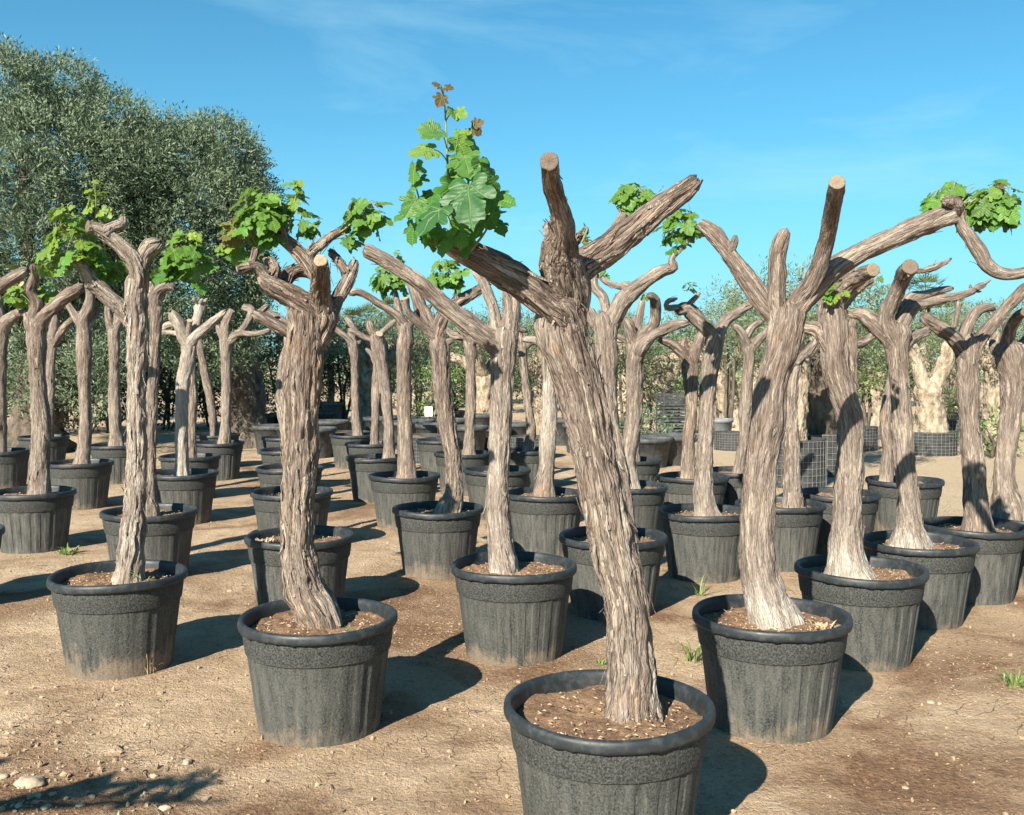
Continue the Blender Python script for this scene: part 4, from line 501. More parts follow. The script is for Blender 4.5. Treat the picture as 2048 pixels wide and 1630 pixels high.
def leaf_cluster(root, K, r_):
    cx, cy, cz, rx, ry, n, s0, s1, tone, bx, by, bz = K; c = np.array([cx, cy, cz]); base = np.array([bx, by, bz]); n = int(n * 1.35); s0 *= .86; s1 *= .86; ra = np.array([rx, .75 * min(rx, ry) + .25 * max(rx, ry), ry])
    ns = max(1, round(n / 11)); shoots = []
    for k in range(ns):
        a = r_.uniform(0, 6.28); e = c + ra * np.array([math.cos(a) * .6, math.sin(a) * .6, r_.uniform(.2, .95)]); b0 = base + r_.normal(0, .012, 3)
        pts = bez(b0, (b0 + e) / 2 + np.array([0, 0, .04]) + r_.normal(0, .03, 3), e, 9, .0045, .0016); J = Joined(); J.add(*stick(pts)); shoots.append([pts, J, []])
    for i in range(n):
        u = r_.normal(size=3); u /= np.linalg.norm(u); p = c + ra * u * r_.uniform(.45, .98)
        k, j = min(((k, j) for k in range(ns) for j in range(2, 9)), key=lambda q: np.linalg.norm(shoots[q[0]][0][q[1], :3] - p)); q = shoots[k][0][j, :3]
        age = np.clip((p[2] - c[2]) / ra[2] * .5 + .5 + r_.normal(0, .12), 0, 1); size = (s0 + (s1 - s0) * r_.uniform()) * (1.1 - .45 * max(0, age - .5) * 2)
        nrm = u * np.array([.7, .7, .4]) + np.array([0, 0, .55]) + np.array(SUN) * .55 + r_.normal(0, .38, 3)
        tip = u * .5 + np.array([0, 0, -.7]) + r_.normal(0, .45, 3); pet = bez(q, (q + p) / 2 + np.array([0, 0, .015]), p, 4, .0016, .0012); shoots[k][1].add(*stick(pet, 4))
        shoots[k][2].append((p, nrm, tip, size, leaf_color(tone, age, r_)))
    for pts, J, lv in shoots:
        o = obj('shoot', J.mesh('shoot'), STEM, root)
        for a in lv: put_leaf(o, *a, r_)

# ------------------------------------------------------------------ potted vines
SHAG = [1.]
def bark_obj(name, v, f, co, pale, tone, parent):
    me = mesh(name, v, f, True, {'bark_co': co, 'pale': pale, 'tone': tone, 'shag': np.full(len(v), SHAG[0])}); return obj(name, me, BARK, parent)
def strips(info, n, seed, sc_, zmin=-1):
    """slivers of bark lifting off a limb"""
    c, t, u, b, rad, s, R_ = info; r_ = np.random.default_rng(seed); J = Joined(); m = len(c); seg = R_.shape[1]
    for i in range(n):
        L_ = r_.uniform(.04, .15) * sc_; w = r_.uniform(.003, .012) * sc_; i0 = r_.integers(2, max(3, m - 4)); j = r_.integers(seg); a = 2 * math.pi * j / seg; di = 1 if r_.uniform() < .5 else -1
        st = s[1] - s[0]; k = max(3, int(L_ / st)); idx = [int(np.clip(i0 + di * q, 0, m - 1)) for q in range(k + 1)]
        if c[idx[0]][2] < .47 or c[idx[-1]][2] < .47: continue
        lift = (.004 + .030 * r_.uniform() ** 2.5) * sc_; out = []; sk = r_.uniform(-.25, .25)
        for q, ii in enumerate(idx):
            x = q / k; a2 = a + sk * x; d = math.cos(a2) * u[ii] + math.sin(a2) * b[ii]; tang = -math.sin(a2) * u[ii] + math.cos(a2) * b[ii]
            rr = R_[ii, int(a2 / 6.2832 * seg) % seg]; p = c[ii] + d * (rr - .001 + lift * x ** 2); ww = w * (1 - .75 * x ** 2) * (1 + .3 * r_.normal() * .5)
            out += [p - tang * ww, p + d * .0022, p + tang * ww]
        J.add(np.array(out), grid_faces(k + 1, 3, False))
    return J
def build_vine(v, order):
    key, label, X, D, potk, pale, tone, bpale, kind, T, Lm, K = v; r_ = np.random.default_rng(ord(key[0]) * 13 + 5)
    root = thing('potted_vine', label, 'potted vine', (X, D, 0), 'potted old vines standing in rows')
    near_ = D < 5.6
    i = ord(key[0]) % 5; rz = r_.uniform(0, 6.28)
    p = obj('pot', POTS[i], None, root, rot=(0, 0, rz)); obj('rim', RIMS[(i * 2 + 1) % 5], None, p); so_ = obj('soil', SOILS[i % 4], None, root, rot=(0, 0, r_.uniform(0, 6)))
    if D < 9: obj('litter', LITTER[i % 3], None, so_, kind='stuff')
    # trunk
    kt, kl = ((.86, .85) if kind == 2 else (.91, .89)); T = [[*a[:3], a[3] * kt] for a in T]; Lm = [([[*a[:3], a[3] * kl] for a in p_], e_) for p_, e_ in Lm]
    if T[0][2] < .44: T[0][2] = .44
    T = [a for q, a in enumerate(T) if q == 0 or a[2] > T[0][2] + .02]
    T.insert(0, [T[0][0], T[0][1], .40, T[0][3] * 1.02]); e = np.array(T[-1]); pv = np.array(T[-2]); dv_ = (e - pv)[:3]; dv_ /= np.linalg.norm(dv_); T.append([*(e[:3] + dv_ * e[3] * .7), e[3] * .92])
    seg = 160 if D < 4 else 116 if D < 5.6 else 72 if D < 8 else 48 if D < 11 else 36; step = .010 if D < 4 else .0125 if D < 5.6 else .019 if D < 8 else .03
    amp = {0: .65, 1: .5, 2: .8}[kind]; SHAG[0] = {0: .5, 1: .34, 2: .62}[kind] * (.8 if key == 'D' else 1); seed = ord(key[0]) * .77
    vv, ff, co, info = tube(T, seg, step, 'r', seed, amp, r_.uniform(-.7, .7), True)
    zz = vv[:, 2] - .46; pa = pale + (bpale - pale) * np.exp(-(np.clip(zz, 0, None) / .27) ** 1.6) * 1.15 + np.clip(zz - .7, 0, 1) * -.10
    tr = bark_obj('trunk', vv, ff, co, pa, np.full(len(vv), tone), root)
    if D < 9:
        J = strips(info, {0: 60, 1: 30, 2: 110}[kind] if near_ else 40, order, 1.)
        if J.n: 
            me = J.mesh('loose_bark'); cc = np.vstack(J.v); at = me.attributes.new('bark_co', 'FLOAT_VECTOR', 'POINT'); at.data.foreach_set('vector', (cc * [1, 1, 1]).ravel()); a2 = me.attributes.new('pale', 'FLOAT', 'POINT'); a2.data.foreach_set('value', np.full(len(cc), pale + .25)); obj('loose_bark', me, BARK, tr, kind='stuff')
    tc_, ts_, tr_ = info[0], info[5], np.interp(info[5], *(lambda S_: (S_[1], S_[0][:, 3]))(spline(T, step)))
    for q, (pts, end) in enumerate(Lm):
        pts = [list(a) for a in pts]; p0 = np.array(pts[0][:3]); dd = np.linalg.norm(tc_ - p0, axis=1); ii = int(dd.argmin())
        if dd[ii] < 1.5 * tr_[ii]:
            pts[0][3] = min(pts[0][3], .92 * tr_[ii]); jj = int(np.argmin(np.abs(ts_ - (ts_[ii] - 1.5 * tr_[ii])))); pts.insert(0, [*(tc_[jj] * .8 + (tc_[jj] + p0 - tc_[ii]) * .2), .55 * tr_[jj]])
        sg = max(24, int(seg * min(1, .35 + .65 * max(a[3] for a in pts) / max(a[3] for a in T)))); tw = r_.uniform(-.9, .9)
        vv, ff, co, inf = tube(pts, sg, step, end, seed + q * 1.7 + 3, amp * 1.05, tw, False, q * 3.1, 1.15)
        o = bark_obj('branch', vv, ff, co, np.full(len(vv), pale - (.22 if key in 'AB' else .1) + r_.uniform(-.14, .14)), np.full(len(vv), tone), root)
        c, t, u, b, rad, s, R_ = inf
        if end == 'c':
            m4 = Matrix((Vector(u[-1]), Vector(b[-1]), Vector(t[-1]))).transposed().to_4x4(); m4.translation = Vector(c[-1])
            rim = R_[-1]; th = np.linspace(0, 2 * math.pi, sg, endpoint=False); rings = []
            for k in (1.0, .97, .8, .55, .3, .0): rings.append(np.stack([rim * k * np.cos(th), rim * k * np.sin(th), (-.004 if k == 1. else .0015) + 0 * th], 1))
            cv = np.vstack(rings); cv[:, 2] += noise(cv * 60 + seed) * .0025 * np.clip(1 - np.hypot(cv[:, 0], cv[:, 1]) / rim.max(), 0, 1)
            ct = obj('cut_face', mesh('cut_face', cv, grid_faces(6, sg)), CUT, o); ct.matrix_local = m4
            ct.color = (.17, .135, .105, 1) if key in 'ADIKx' else (.27, .215, .15, 1) if key in 'CFl' else (.40, .325, .21, 1)
        if end == 't':
            for k in range(5):
                dv = t[-1] + r_.normal(0, .55, 3); dv /= np.linalg.norm(dv); b0 = c[-1] - t[-1] * rad[0] * .2; e_ = b0 + dv * r_.uniform(.06, .13); rr = inf[4][-6] * .5
                pt = np.hstack([np.vstack([b0, (b0 + e_) / 2 + r_.normal(0, .01, 3), e_]), np.array([[rr], [rr * .8], [rr * .55]])]); tv, tf, tco, _ = tube(pt, 14, .012, 'b', seed + k, .5); 
                bark_obj('twig', tv, tf, tco, np.full(len(tv), pale), np.full(len(tv), tone), o)
        if D < 9:
            J = strips(inf, {0: 14, 1: 9, 2: 36}[kind] if near_ else 10, order * 31 + q, .8)
            if J.n:
                me = J.mesh('loose_bark'); cc = np.vstack(J.v); at = me.attributes.new('bark_co', 'FLOAT_VECTOR', 'POINT'); at.data.foreach_set('vector', cc.ravel()); a2 = me.attributes.new('pale', 'FLOAT', 'POINT'); a2.data.foreach_set('value', np.full(len(cc), pale + .1)); obj('loose_bark', me, BARK, o, kind='stuff')
    for k in K: leaf_cluster(root, k, r_)
    return root
roots = {}
for n_, v in enumerate(VINES): roots[v[0]] = build_vine(v, n_)
# tall leafy shoot on the leaning vine (local metres from its pot: x, y, z), leaf = (x, z, depth, size, tone, tip angle from straight down, lean)
def big_shoot():
    r_ = np.random.default_rng(41); root = roots['A']; k = 3.25 / 2000.; X0, D0 = .323, 3.29
    def P(px, pz, dy=-.1):                      # photo measure -> metres on the shoot's own plane
        return np.array([(px - 1024) * k * (1 + dy / 3.25) - X0, -.04 + dy, 1.66 + (715 - pz) * k * (1 + dy / 3.25)])
    stems = [[(905, 500), (902, 430), (897, 340), (893, 250), (890, 205), (884, 185)], [(930, 500), (935, 420), (938, 350), (937, 300), (948, 262)], [(890, 490), (860, 450), (840, 400), (832, 370)], [(940, 505), (968, 470), (985, 440)]]
    lv = [  # px, pz, size px, tone, stem, age, direction of tip (deg, 0 = down, + = towards larger x), depth
        (938, 372, 92, 5, 1, 0, 8, -.24), (882, 420, 72, 5, 0, 0, -30, -.26), (905, 375, 66, 0, 0, 0, -20, -.17), (962, 330, 62, 6, 1, .2, 35, -.2), (930, 318, 66, 6, 1, .2, 10, -.18),
        (868, 305, 52, 7, 0, .3, -70, -.2), (885, 275, 44, 6, 0, .5, -60, -.2), (875, 268, 40, 6, 0, .5, -100, -.12), (915, 285, 46, 1, 1, .4, 30, -.16), (940, 290, 42, 0, 1, .4, 40, -.1), (905, 225, 30, 0, 0, .9, 20, -.12), (915, 232, 28, 0, 0, .9, 60, -.12),
        (886, 200, 26, 4, 0, 1, -20, -.14), (882, 182, 20, 4, 0, 1, -80, -.12), (893, 184, 18, 4, 0, 1, 80, -.12), (945, 262, 24, 4, 1, 1, 60, -.1), (950, 256, 22, 4, 1, 1, 120, -.1), (938, 268, 22, 2, 1, 1, -50, -.12),
        (832, 332, 42, 0, 2, .2, -10, -.16), (838, 362, 40, 0, 2, .2, 20, -.12), (835, 400, 46, 6, 2, 0, -30, -.16), (845, 420, 44, 0, 2, 0, 10, -.2), (825, 425, 44, 0, 2, 0, -50, -.1), (830, 450, 46, 0, 2, 0, -20, -.12), (850, 455, 44, 0, 2, 0, 0, -.12),
        (985, 400, 52, 0, 3, 0, 70, -.1), (978, 430, 56, 0, 3, 0, 30, -.12), (965, 445, 54, 0, 3, 0, 10, -.16), (990, 445, 40, 0, 3, 0, 20, -.05), (920, 450, 52, 0, 0, 0, 10, -.18), (905, 470, 54, 0, 0, 0, -10, -.16), (885, 460, 46, 0, 0, 0, -30, -.12), (940, 480, 44, 0, 1, 0, 10, -.12),
        (868, 388, 48, 0, 2, 0, 0, -.1), (910, 330, 52, 0, 0, .2, -10, -.08), (950, 395, 54, 0, 1, 0, 40, -.06), (900, 400, 56, 0, 0, 0, 10, -.06), (860, 475, 40, 0, 2, 0, -10, -.04), (935, 350, 50, 1, 1, .1, -30, -.1), (972, 365, 44, 0, 1, .1, 60, -.06), (925, 270, 36, 1, 1, .6, 0, -.1)]
    col = {5: (.046, .135, .045), 6: (.085, .195, .045), 7: (.16, .26, .06)}
    objs = []
    for st in stems:
        p4 = np.array([list(P(a, b)) + [0] for a, b in st]); sp, _ = spline(p4, .02); n = len(sp); sp[:, 3] = np.linspace(.0055, .002, n); J = Joined(); J.add(*stick(sp, 8)); objs.append((sp, J, []))
    for px, pz, sz, tone, st, age, ang, dy in lv:
        p = P(px, pz, dy); sp, J, L_ = objs[st]; q = sp[np.argmin(np.linalg.norm(sp[:, :3] - p - np.array([0, 0, -.02]), axis=1)), :3]; J.add(*stick(bez(q, (p + q) / 2 + np.array([0, -.01, .02]), p, 6, .0022, .0014), 5))
        a = R(ang); tip = np.array([math.sin(a), -.15, -math.cos(a)]); nrm = np.array([.1, -.8, .45]) + r_.normal(0, .3, 3)
        if tone == 0: nrm = np.array([r_.uniform(-1, 1.1), -.5, r_.uniform(-.1, .8)])
        c = tuple(np.array(col[tone]) * r_.uniform(.9, 1.1)) + (1,) if tone in col else leaf_color(tone, age, r_)
        L_.append((p, nrm, tip, sz * k * .98, c))
    for sp, J, L_ in objs:
        o = obj('shoot', J.mesh('shoot'), STEM, root)
        for a in L_: put_leaf(o, *a, r_)
big_shoot()
# a vine beyond the frame whose leafy arms shade the foreground dirt
build_vine(('x', 'leafy vine standing apart from the rows, shading the stony dirt', -3.40, .92, 0, .4, .1, .5, 0, [(0, .03, .45, .1), (.02, .03, 1., .075), (.0, .03, 1.45, .08), (0, .03, 1.6, .08)],
    [([(0, .03, 1.5, .07), (.2, .1, 1.8, .05), (.4, .1, 2.0, .035)], 'b'), ([(0, .03, 1.5, .07), (-.15, .1, 1.8, .05), (-.2, .1, 2.1, .04)], 'c'), ([(.25, .1, 1.85, .03), (.55, .2, 1.88, .018), (.95, .25, 1.86, .010)], 'b'), ([(.1, .1, 1.7, .03), (.4, .3, 1.72, .018), (.8, .42, 1.66, .010)], 'b'), ([(.2, .1, 1.8, .03), (.5, -.1, 1.98, .016), (.9, -.15, 2.02, .008)], 'b')],
    [(.62, .12, 1.95, .34, .07, 12, .05, .09, 0, .4, .1, 2.0), (.7, .35, 1.72, .28, .06, 9, .05, .09, 0, .5, .3, 1.72)]), 77)
# ------------------------------------------------------------------ trees behind
def crown_mesh(blobs, per_m2, ll, lw, seed, up=.35, twig=7, inner=.25, droop=0.):
    """leafy sprigs spread over and inside the blobs (x,y,z,rx,ry,rz); 4 verts per leaf"""
    r_ = np.random.default_rng(seed); P_, D_ = [], []
    B = np.array(blobs)
    for b in B:
        area = 4 * math.pi * ((b[3] * b[4]) ** 1.6 / 3 + (b[3] * b[5]) ** 1.6 / 3 + (b[4] * b[5]) ** 1.6 / 3) ** (1 / 1.6); n = int(area * per_m2 / twig) + 3
        u = r_.normal(size=(n, 3)); u /= np.linalg.norm(u, axis=1)[:, None]; rad = np.where(r_.uniform(size=n) < inner, r_.uniform(.3, .9, n), r_.uniform(.82, 1.12, n))
        rad *= 1 + .22 * noise(u * 2.6 + b[:3] * 1.7)
        p = b[:3] + u * b[3:6] * rad[:, None]; d = u + np.array([0, 0, up]) + r_.normal(0, .5, (n, 3)); d /= np.linalg.norm(d, axis=1)[:, None]
        P_.append(p); D_.append(d)
    p = np.vstack(P_); d = np.vstack(D_)
    inside = np.zeros(len(p), bool)                       # drop most sprigs buried deep inside another blob
    for b in B: inside |= (((p - b[:3]) / (b[3:6] * .72)) ** 2).sum(1) < 1
    keep = ~inside | (r_.uniform(size=len(p)) < .10); p = p[keep]; d = d[keep]; n = len(p)
    k = np.tile(np.arange(twig), n); p = np.repeat(p, twig, 0); d = np.repeat(d, twig, 0); N_ = len(p)
    side = r_.normal(size=(N_, 3)); side -= d * (side * d).sum(1)[:, None]; side /= np.linalg.norm(side, axis=1)[:, None]
    base = p + d * (k / twig * ll * 3.2)[:, None] + r_.normal(0, .012, (N_, 3)); ax = d * .75 + side * .75 + np.array([0, 0, -droop]); ax /= np.linalg.norm(ax, axis=1)[:, None]
    wd = np.cross(ax, r_.normal(size=(N_, 3)) + np.array([0, -.2, .9])); wd /= np.linalg.norm(wd, axis=1)[:, None]; L_ = (ll * r_.uniform(.7, 1.25, N_))[:, None]; W_ = (lw * r_.uniform(.7, 1.2, N_))[:, None] / 2
    v = np.stack([base, base + ax * L_ * .45 + wd * W_, base + ax * L_, base + ax * L_ * .45 - wd * W_], 1).reshape(-1, 3)
    rnd = np.repeat(r_.uniform(size=n), twig * 4)
    return mesh('crown', v, np.arange(N_ * 4).reshape(-1, 4), False, {'rnd': rnd})
def blobs_on(c, r, n, b0, b1, seed, zmin=-.6):
    r_ = np.random.default_rng(seed); out = []
    while len(out) < n:
        u = r_.normal(size=3); u /= np.linalg.norm(u)
        if u[2] < zmin: continue
        k = r_.uniform(.55, .9); s_ = r_.uniform(b0, b1); out.append((c[0] + u[0] * r[0] * k, c[1] + u[1] * r[1] * k, c[2] + u[2] * r[2] * k, s_, s_, s_ * r_.uniform(.7, .95)))
    return out
def limb(name, pts, seg, mat, parent, seed, lump=2.2, end='b', step=.06, amp=1.5):
    v, f, co, _ = tube(pts, seg, step, end, seed, amp, 1.2, False, 0, lump); return obj(name, mesh(name, v, f, True), mat, parent)
def tree(label, x, y, trunk, limbs, blobs, leaf, mat, bark, seed, cat='olive tree', name='olive_tree', group=None, z0=0, up=.35):
    t = thing(name, label, cat, (x, y, 0), group)
    limb('trunk', trunk, 36, bark, t, seed)
    for i, l in enumerate(limbs): limb('branch', l, 20, bark, t, seed + i + 1, 1.6)
    o = obj('crown', crown_mesh(blobs, *leaf, seed, up), mat, t, kind='stuff'); return t
# the big old olives shading the far end of the rows
tree('tall old olive with dense silvery crown and massive trunk coloured dark for its shade, behind the vines', -4.9, 18.6, [(0, 0, -.1, .45), (.02, 0, .4, .32), (-.05, 0, 1.2, .29), (-.2, 0, 2.2, .32), (-.3, 0, 2.6, .30)],
     [[(-.2, 0, 2.2, .28), (-.8, -.2, 3.2, .2), (-1.6, -.3, 4.4, .1)], [(-.2, 0, 2.2, .26), (.1, .1, 3.2, .18), (-.3, 0, 4.6, .08)], [(-.2, 0, 2.2, .22), (-.9, .4, 3.0, .14), (-1.9, .4, 3.6, .07)]],
     [(-.95, -.7, 3.9, 1.25, 1.3, 1.75)] + blobs_on((-.95, -.6, 3.9), (1.45, 1.7, 2.2), 34, .34, .62, 11, -.75) + [(-.1, -.9, 2.05, .45, .5, .5), (.1, -.8, 2.6, .42, .5, .5), (-.5, -1.0, 1.75, .45, .5, .4), (.0, -.9, 5.0, .45, .5, .5), (.12, -.9, 4.3, .42, .5, .5), (.1, -.8, 3.4, .4, .5, .5)], (1350, .088, .024), OLIVE, DARKBARK, 3)
tree('broad old olive with silvery foliage drooping to the ground, behind the shaggy vine', -8.3, 17.4, [(0, 0, -.1, .55), (0, 0, .5, .40), (.1, 0, 1.5, .36), (.1, 0, 2.1, .36)],
     [[(.1, 0, 1.9, .25), (.9, -.2, 3.1, .18), (1.4, -.3, 4.4, .08)], [(.1, 0, 1.9, .25), (-.8, 0, 3.2, .18), (-1.2, 0, 4.6, .08)], [(.1, 0, 1.9, .2), (.2, -.6, 3.5, .12), (.3, -.8, 5.2, .06)]],
     [(.1, -.2, 4.2, 2.0, 1.6, 2.0)] + blobs_on((.1, -.3, 4.1), (2.5, 2.0, 2.6), 58, .4, .75, 12, -.8) + [(r, -1.0, z, .34, .34, .3) for r, z in ((-.9, 1.95), (.5, 1.75), (1.5, 1.6), (1.35, 1.15), (2.2, 2.0), (.3, 1.2))], (1200, .088, .024), OLIVE, DARKBARK, 4)
# far row of nursery olives with thick pale trunks and tufted heads
def nursery_olive(label, px, y, r, h, tufts, seed, lean=0., mat=OLIVE2, bark=CREAM, basket=None):
    x = (px - 1024) / 2000 * y; r_ = np.random.default_rng(seed); t = thing('nursery_olive', label, 'olive tree', (x, y, 0), 'nursery olives with thick pale trunks')
    zb = .42 if basket else -.05
    limb('trunk', [(0, 0, zb, r * 1.35), (lean * .2, 0, zb + h * .25, r * 1.05), (lean * .6, 0, zb + h * .65, r), (lean, 0, zb + h, r * 1.1), (lean, 0, zb + h + .12, r * .9)], 44, bark, t, seed, 1.9, 'r', .05, 2.5)
    bl = []
    for k in range(tufts):
        a = 2 * math.pi * k / tufts + r_.uniform(-.4, .4); L_ = r_.uniform(.5, .95); e = (lean + math.cos(a) * L_, math.sin(a) * L_ * .8, zb + h + r_.uniform(.35, .95))
        limb('branch', [(lean, 0, zb + h - .15, r * .7), (lean + math.cos(a) * L_ * .5, math.sin(a) * L_ * .4, zb + h + .3, r * .55), (*e, r * .40)], 22, bark, t, seed + k + 1, 2., 'b', .05, 2)
        for q in range(3): s_ = r_.uniform(.24, .42); bl.append((e[0] + r_.normal(0, .2), e[1] + r_.normal(0, .2), e[2] + r_.uniform(-.1, .3), s_, s_, s_ * .9))
    obj('crown', crown_mesh(bl, 520, .075, .020, seed), mat, t, kind='stuff')
    if basket: add_basket(t, *basket)
    return t
def wire_mesh_tube(rad, h, seg, rows, wr=.002):
    J = Joined(); th = np.linspace(0, 2 * math.pi, 49)
    for k in range(rows + 1):
        z = h * k / rows; J.add(*stick(np.stack([rad * np.cos(th), rad * np.sin(th), 0 * th + z, 0 * th + wr], 1), 4))
    for k in range(seg):
        a = 2 * math.pi * k / seg; c_, s_ = math.cos(a) * (rad + wr), math.sin(a) * (rad + wr); J.add(*stick(np.array([[c_, s_, 0, wr], [c_, s_, h, wr]]), 4))
    return J.mesh('wire_mesh')
def add_basket(t, rad, h):
    n = 48; v, f = lathe([(rad * .97, -.02), (rad * .98, h * .5), (rad * .985, h * .96), (rad * .99, h), (rad * .95, h), (rad * .93, h - .08), (.01, h - .07)], n, lambda v, th: v * (1 + .012 * np.cos(7 * th)[None, :, None] * np.array([1, 1, 0])))
    o = obj('basket', mesh('basket', v, f), LINER, t); obj('wire_mesh', wire_mesh_tube(rad + .01, h * .97, 40, 7), WIRE, o)
    rr = np.linspace(.01, rad * .93, 8); th = np.linspace(0, 2 * math.pi, 40, endpoint=False); v = np.stack([rr[:, None] * np.cos(th), rr[:, None] * np.sin(th), h - .05 + .02 * np.cos(3 * th)[None] + 0 * rr[:, None]], -1).reshape(-1, 3)
    obj('soil', mesh('soil', v, grid_faces(8, 40)), SOIL, t)
t_ = thing('nursery_olive', 'grand forked olive with cream trunk planted in a low wire basket on the path', 'olive tree', ((1862 - 1024) / 2000 * 17.2, 17.2, 0), 'nursery olives with thick pale trunks')
limb('trunk', [(0, 0, .30, .32), (.01, 0, .5, .26), (-.02, 0, .8, .21), (-.04, 0, 1.1, .22), (-.04, 0, 1.28, .20)], 48, CREAM, t_, 101, 1.5, 'r', .04, 2.5)
for k, l_ in enumerate([[(-.06, 0, .98, .14), (-.18, -.02, 1.35, .125), (-.30, .0, 1.72, .10), (-.36, .05, 1.98, .07)], [(-.02, 0, .98, .15), (.12, -.03, 1.32, .14), (.26, -.06, 1.68, .13), (.30, -.05, 1.92, .11)], [(-.04, .05, 1.05, .12), (-.02, .3, 1.5, .09), (.05, .5, 1.9, .06)]]): limb('branch', l_, 28, CREAM, t_, 120 + k, 1.6, 'b', .04, 2)
obj('crown', crown_mesh([(-.05, .1, 1.62, .13, .13, .2), (.02, .35, 1.95, .28, .28, .28), (-.38, .1, 2.1, .24, .24, .2), (.36, .0, 2.05, .16, .16, .15), (.1, .5, 2.2, .3, .3, .25), (-.15, .4, 2.0, .22, .22, .25), (.55, .3, 1.75, .2, .2, .25)], 700, .07, .018, 101), OLIVE2, t_, kind='stuff'); add_basket(t_, .46, .40)
nursery_olive('lumpy pale olive bole beside the stacked crates', 1312, 20.5, .38, 1.2, 5, 102, -.1)
nursery_olive('olive in a tall wire basket, trunk coloured dark for the shade of the broad vine', 1648, 14.2, .2, 1.0, 4, 103, -.15, OLIVE, DARKBARK, (.42, .6))
nursery_olive('pale olive in a wire basket standing behind the slim two-armed vine', 1590, 12.9, .13, 1.3, 3, 104, .05, OLIVE2, CREAM, (.40, .62))
nursery_olive('cream olive bole with cratered bark beyond the gnarled double-stemmed vine', 735, 23.5, .32, 1.4, 5, 105, .1, OLIVE)
nursery_olive('pale olive bole between the ragged-topped vine and smooth grey vine', 966, 22.5, .22, 1.3, 4, 106, .05)
nursery_olive('narrow pale olive trunk glimpsed beside the tan vine with darker foot', 1078, 24, .2, 1.3, 4, 107, .1)
nursery_olive('leaning pale olive beyond the grey vine with curled twiggy arm', 1474, 21.5, .24, 1.35, 5, 108, -.35)
nursery_olive('slim cream olive trunk between two banded vines', 1512, 26, .22, 1.6, 4, 109, .1)
nursery_olive('cream olive bole partly hidden by the slim vine and basket', 1612, 23, .24, 1.2, 4, 110, .1)
nursery_olive('cream olive trunk with bright tufts beyond the broad vine', 1742, 24.5, .28, 1.4, 5, 111, 0)
nursery_olive('tall pale olive trunk beyond the vine with split orange heartwood', 1988, 20, .2, 1.5, 4, 112, .05)
nursery_olive('pale olive standing far beyond the hooked vine', 1250, 29, .25, 1.5, 5, 113, .1, OLIVE)
nursery_olive('olive with thick tufts beyond the reaching pale arm of the slim vine', 640, 30, .3, 1.6, 5, 114, 0, OLIVE)
nursery_olive('olive standing by itself beyond the vine whose arm sweeps up', 1925, 27, .26, 1.5, 5, 115, 0)
nursery_olive('olive with grey tufts beyond the straight brown vine', 815, 31, .28, 1.7, 5, 116, 0, OLIVE)
nursery_olive('olive with round head beyond the wishbone vine', 395, 33, .3, 1.6, 5, 117, 0)
# leafy trees and bushes of the far belt
def bushy(label, px, y, zc, rx, rz, mat, seed, name='leafy_bush', cat='bush', n=12, leaf=(230, .10, .035), potr=None, trunk=True):
    x = (px - 1024) / 2000 * y; t = thing(name, label, cat, (x, y, 0), None); bl = [(0, 0, zc, rx * .6, rx * .6, rz * .7)] + blobs_on((0, 0, zc), (rx, rx * .8, rz), n, rx * .28, rx * .45, seed, -.9)
    r_ = np.random.default_rng(seed); zb = .3 if potr else -.05
    for k in range(3): limb('stem', [(r_.normal(0, .04), r_.normal(0, .04), zb, .035), (r_.normal(0, .1), r_.normal(0, .1), zc * .6, .03), (r_.normal(0, rx * .3), r_.normal(0, rx * .3), zc + rz * .3, .015)], 8, DARKBARK, t, seed + k, 1., 'b', .1)
    obj('crown', crown_mesh(bl, *leaf, seed, .2, 5), mat, t, kind='stuff')
    if potr:
        v, f = lathe([(potr * .78, -.02), (potr * .95, .33), (potr * 1.04, .34), (potr * 1.04, .39), (potr * .95, .39), (potr * .93, .33), (.01, .33)], 40); obj('pot', mesh('pot', v, f), CRATE, t)
    return t
bushy('bright green upright shrub in a black pot near the gnarled double-stemmed vine', 862, 22, .95, .55, .6, BUSH, 201, potr=.33)
bushy('yellow-green shrub in a black pot, between tattered vine and ragged-topped vine', 905, 24, 1.0, .5, .55, BUSH, 202, potr=.3)
bushy('bright leafy tree with rounded head beyond the upright vine with fluted foot', 1735, 19, 1.7, .72, .85, BUSH, 203, 'leafy_tree', 'tree', 16, (260, .09, .035))
bushy('dark glossy bush by the lumpy pale olive bole', 1262, 19.5, 1.25, .55, 1.0, SHADEBUSH, 204, n=14)
bushy('low grey-green shrub beneath the lumpy pale olive bole', 1300, 17.2, .35, .45, .35, OLIVE, 205, n=9)
bushy('young olive with airy head between grey vine and forked bleached vine', 1455, 19.5, 2.35, .62, .75, OLIVE2, 206, 'leafy_tree', 'tree', 14, (300, .08, .02))
bushy('dark tree with broad head behind the straight brown vine', 838, 27, 1.9, 1.0, .8, SHADEBUSH, 207, 'leafy_tree', 'tree', 16)
bushy('dark leafy tree behind the slim vine with one reaching pale arm', 690, 25, 1.7, .95, .9, SHADEBUSH, 208, 'leafy_tree', 'tree', 16)
bushy('yellow-tinged bush beyond the rust-coloured vine', 1432, 25, 1.0, .6, .7, BUSH, 209, n=12)
bushy('dark tree behind the smooth grey vine', 985, 29, 2.0, 1.1, .9, SHADEBUSH, 210, 'leafy_tree', 'tree', 16)
bushy('grey-green tree beyond the leaning thick vine', 1130, 30, 2.1, 1.2, .9, OLIVE, 211, 'leafy_tree', 'tree', 16, (240, .1, .03))
bushy('dense dark shrub added for the shade under the tall old olive', 560, 22.5, 1.3, .8, 1.2, SHADEBUSH, 212, n=16)  # shrub added as dark fill for the tree's shade
bushy('green shrub at the edge of the path by the vine with split heartwood', 1985, 16.5, .35, .42, .4, BUSH, 213, n=10)
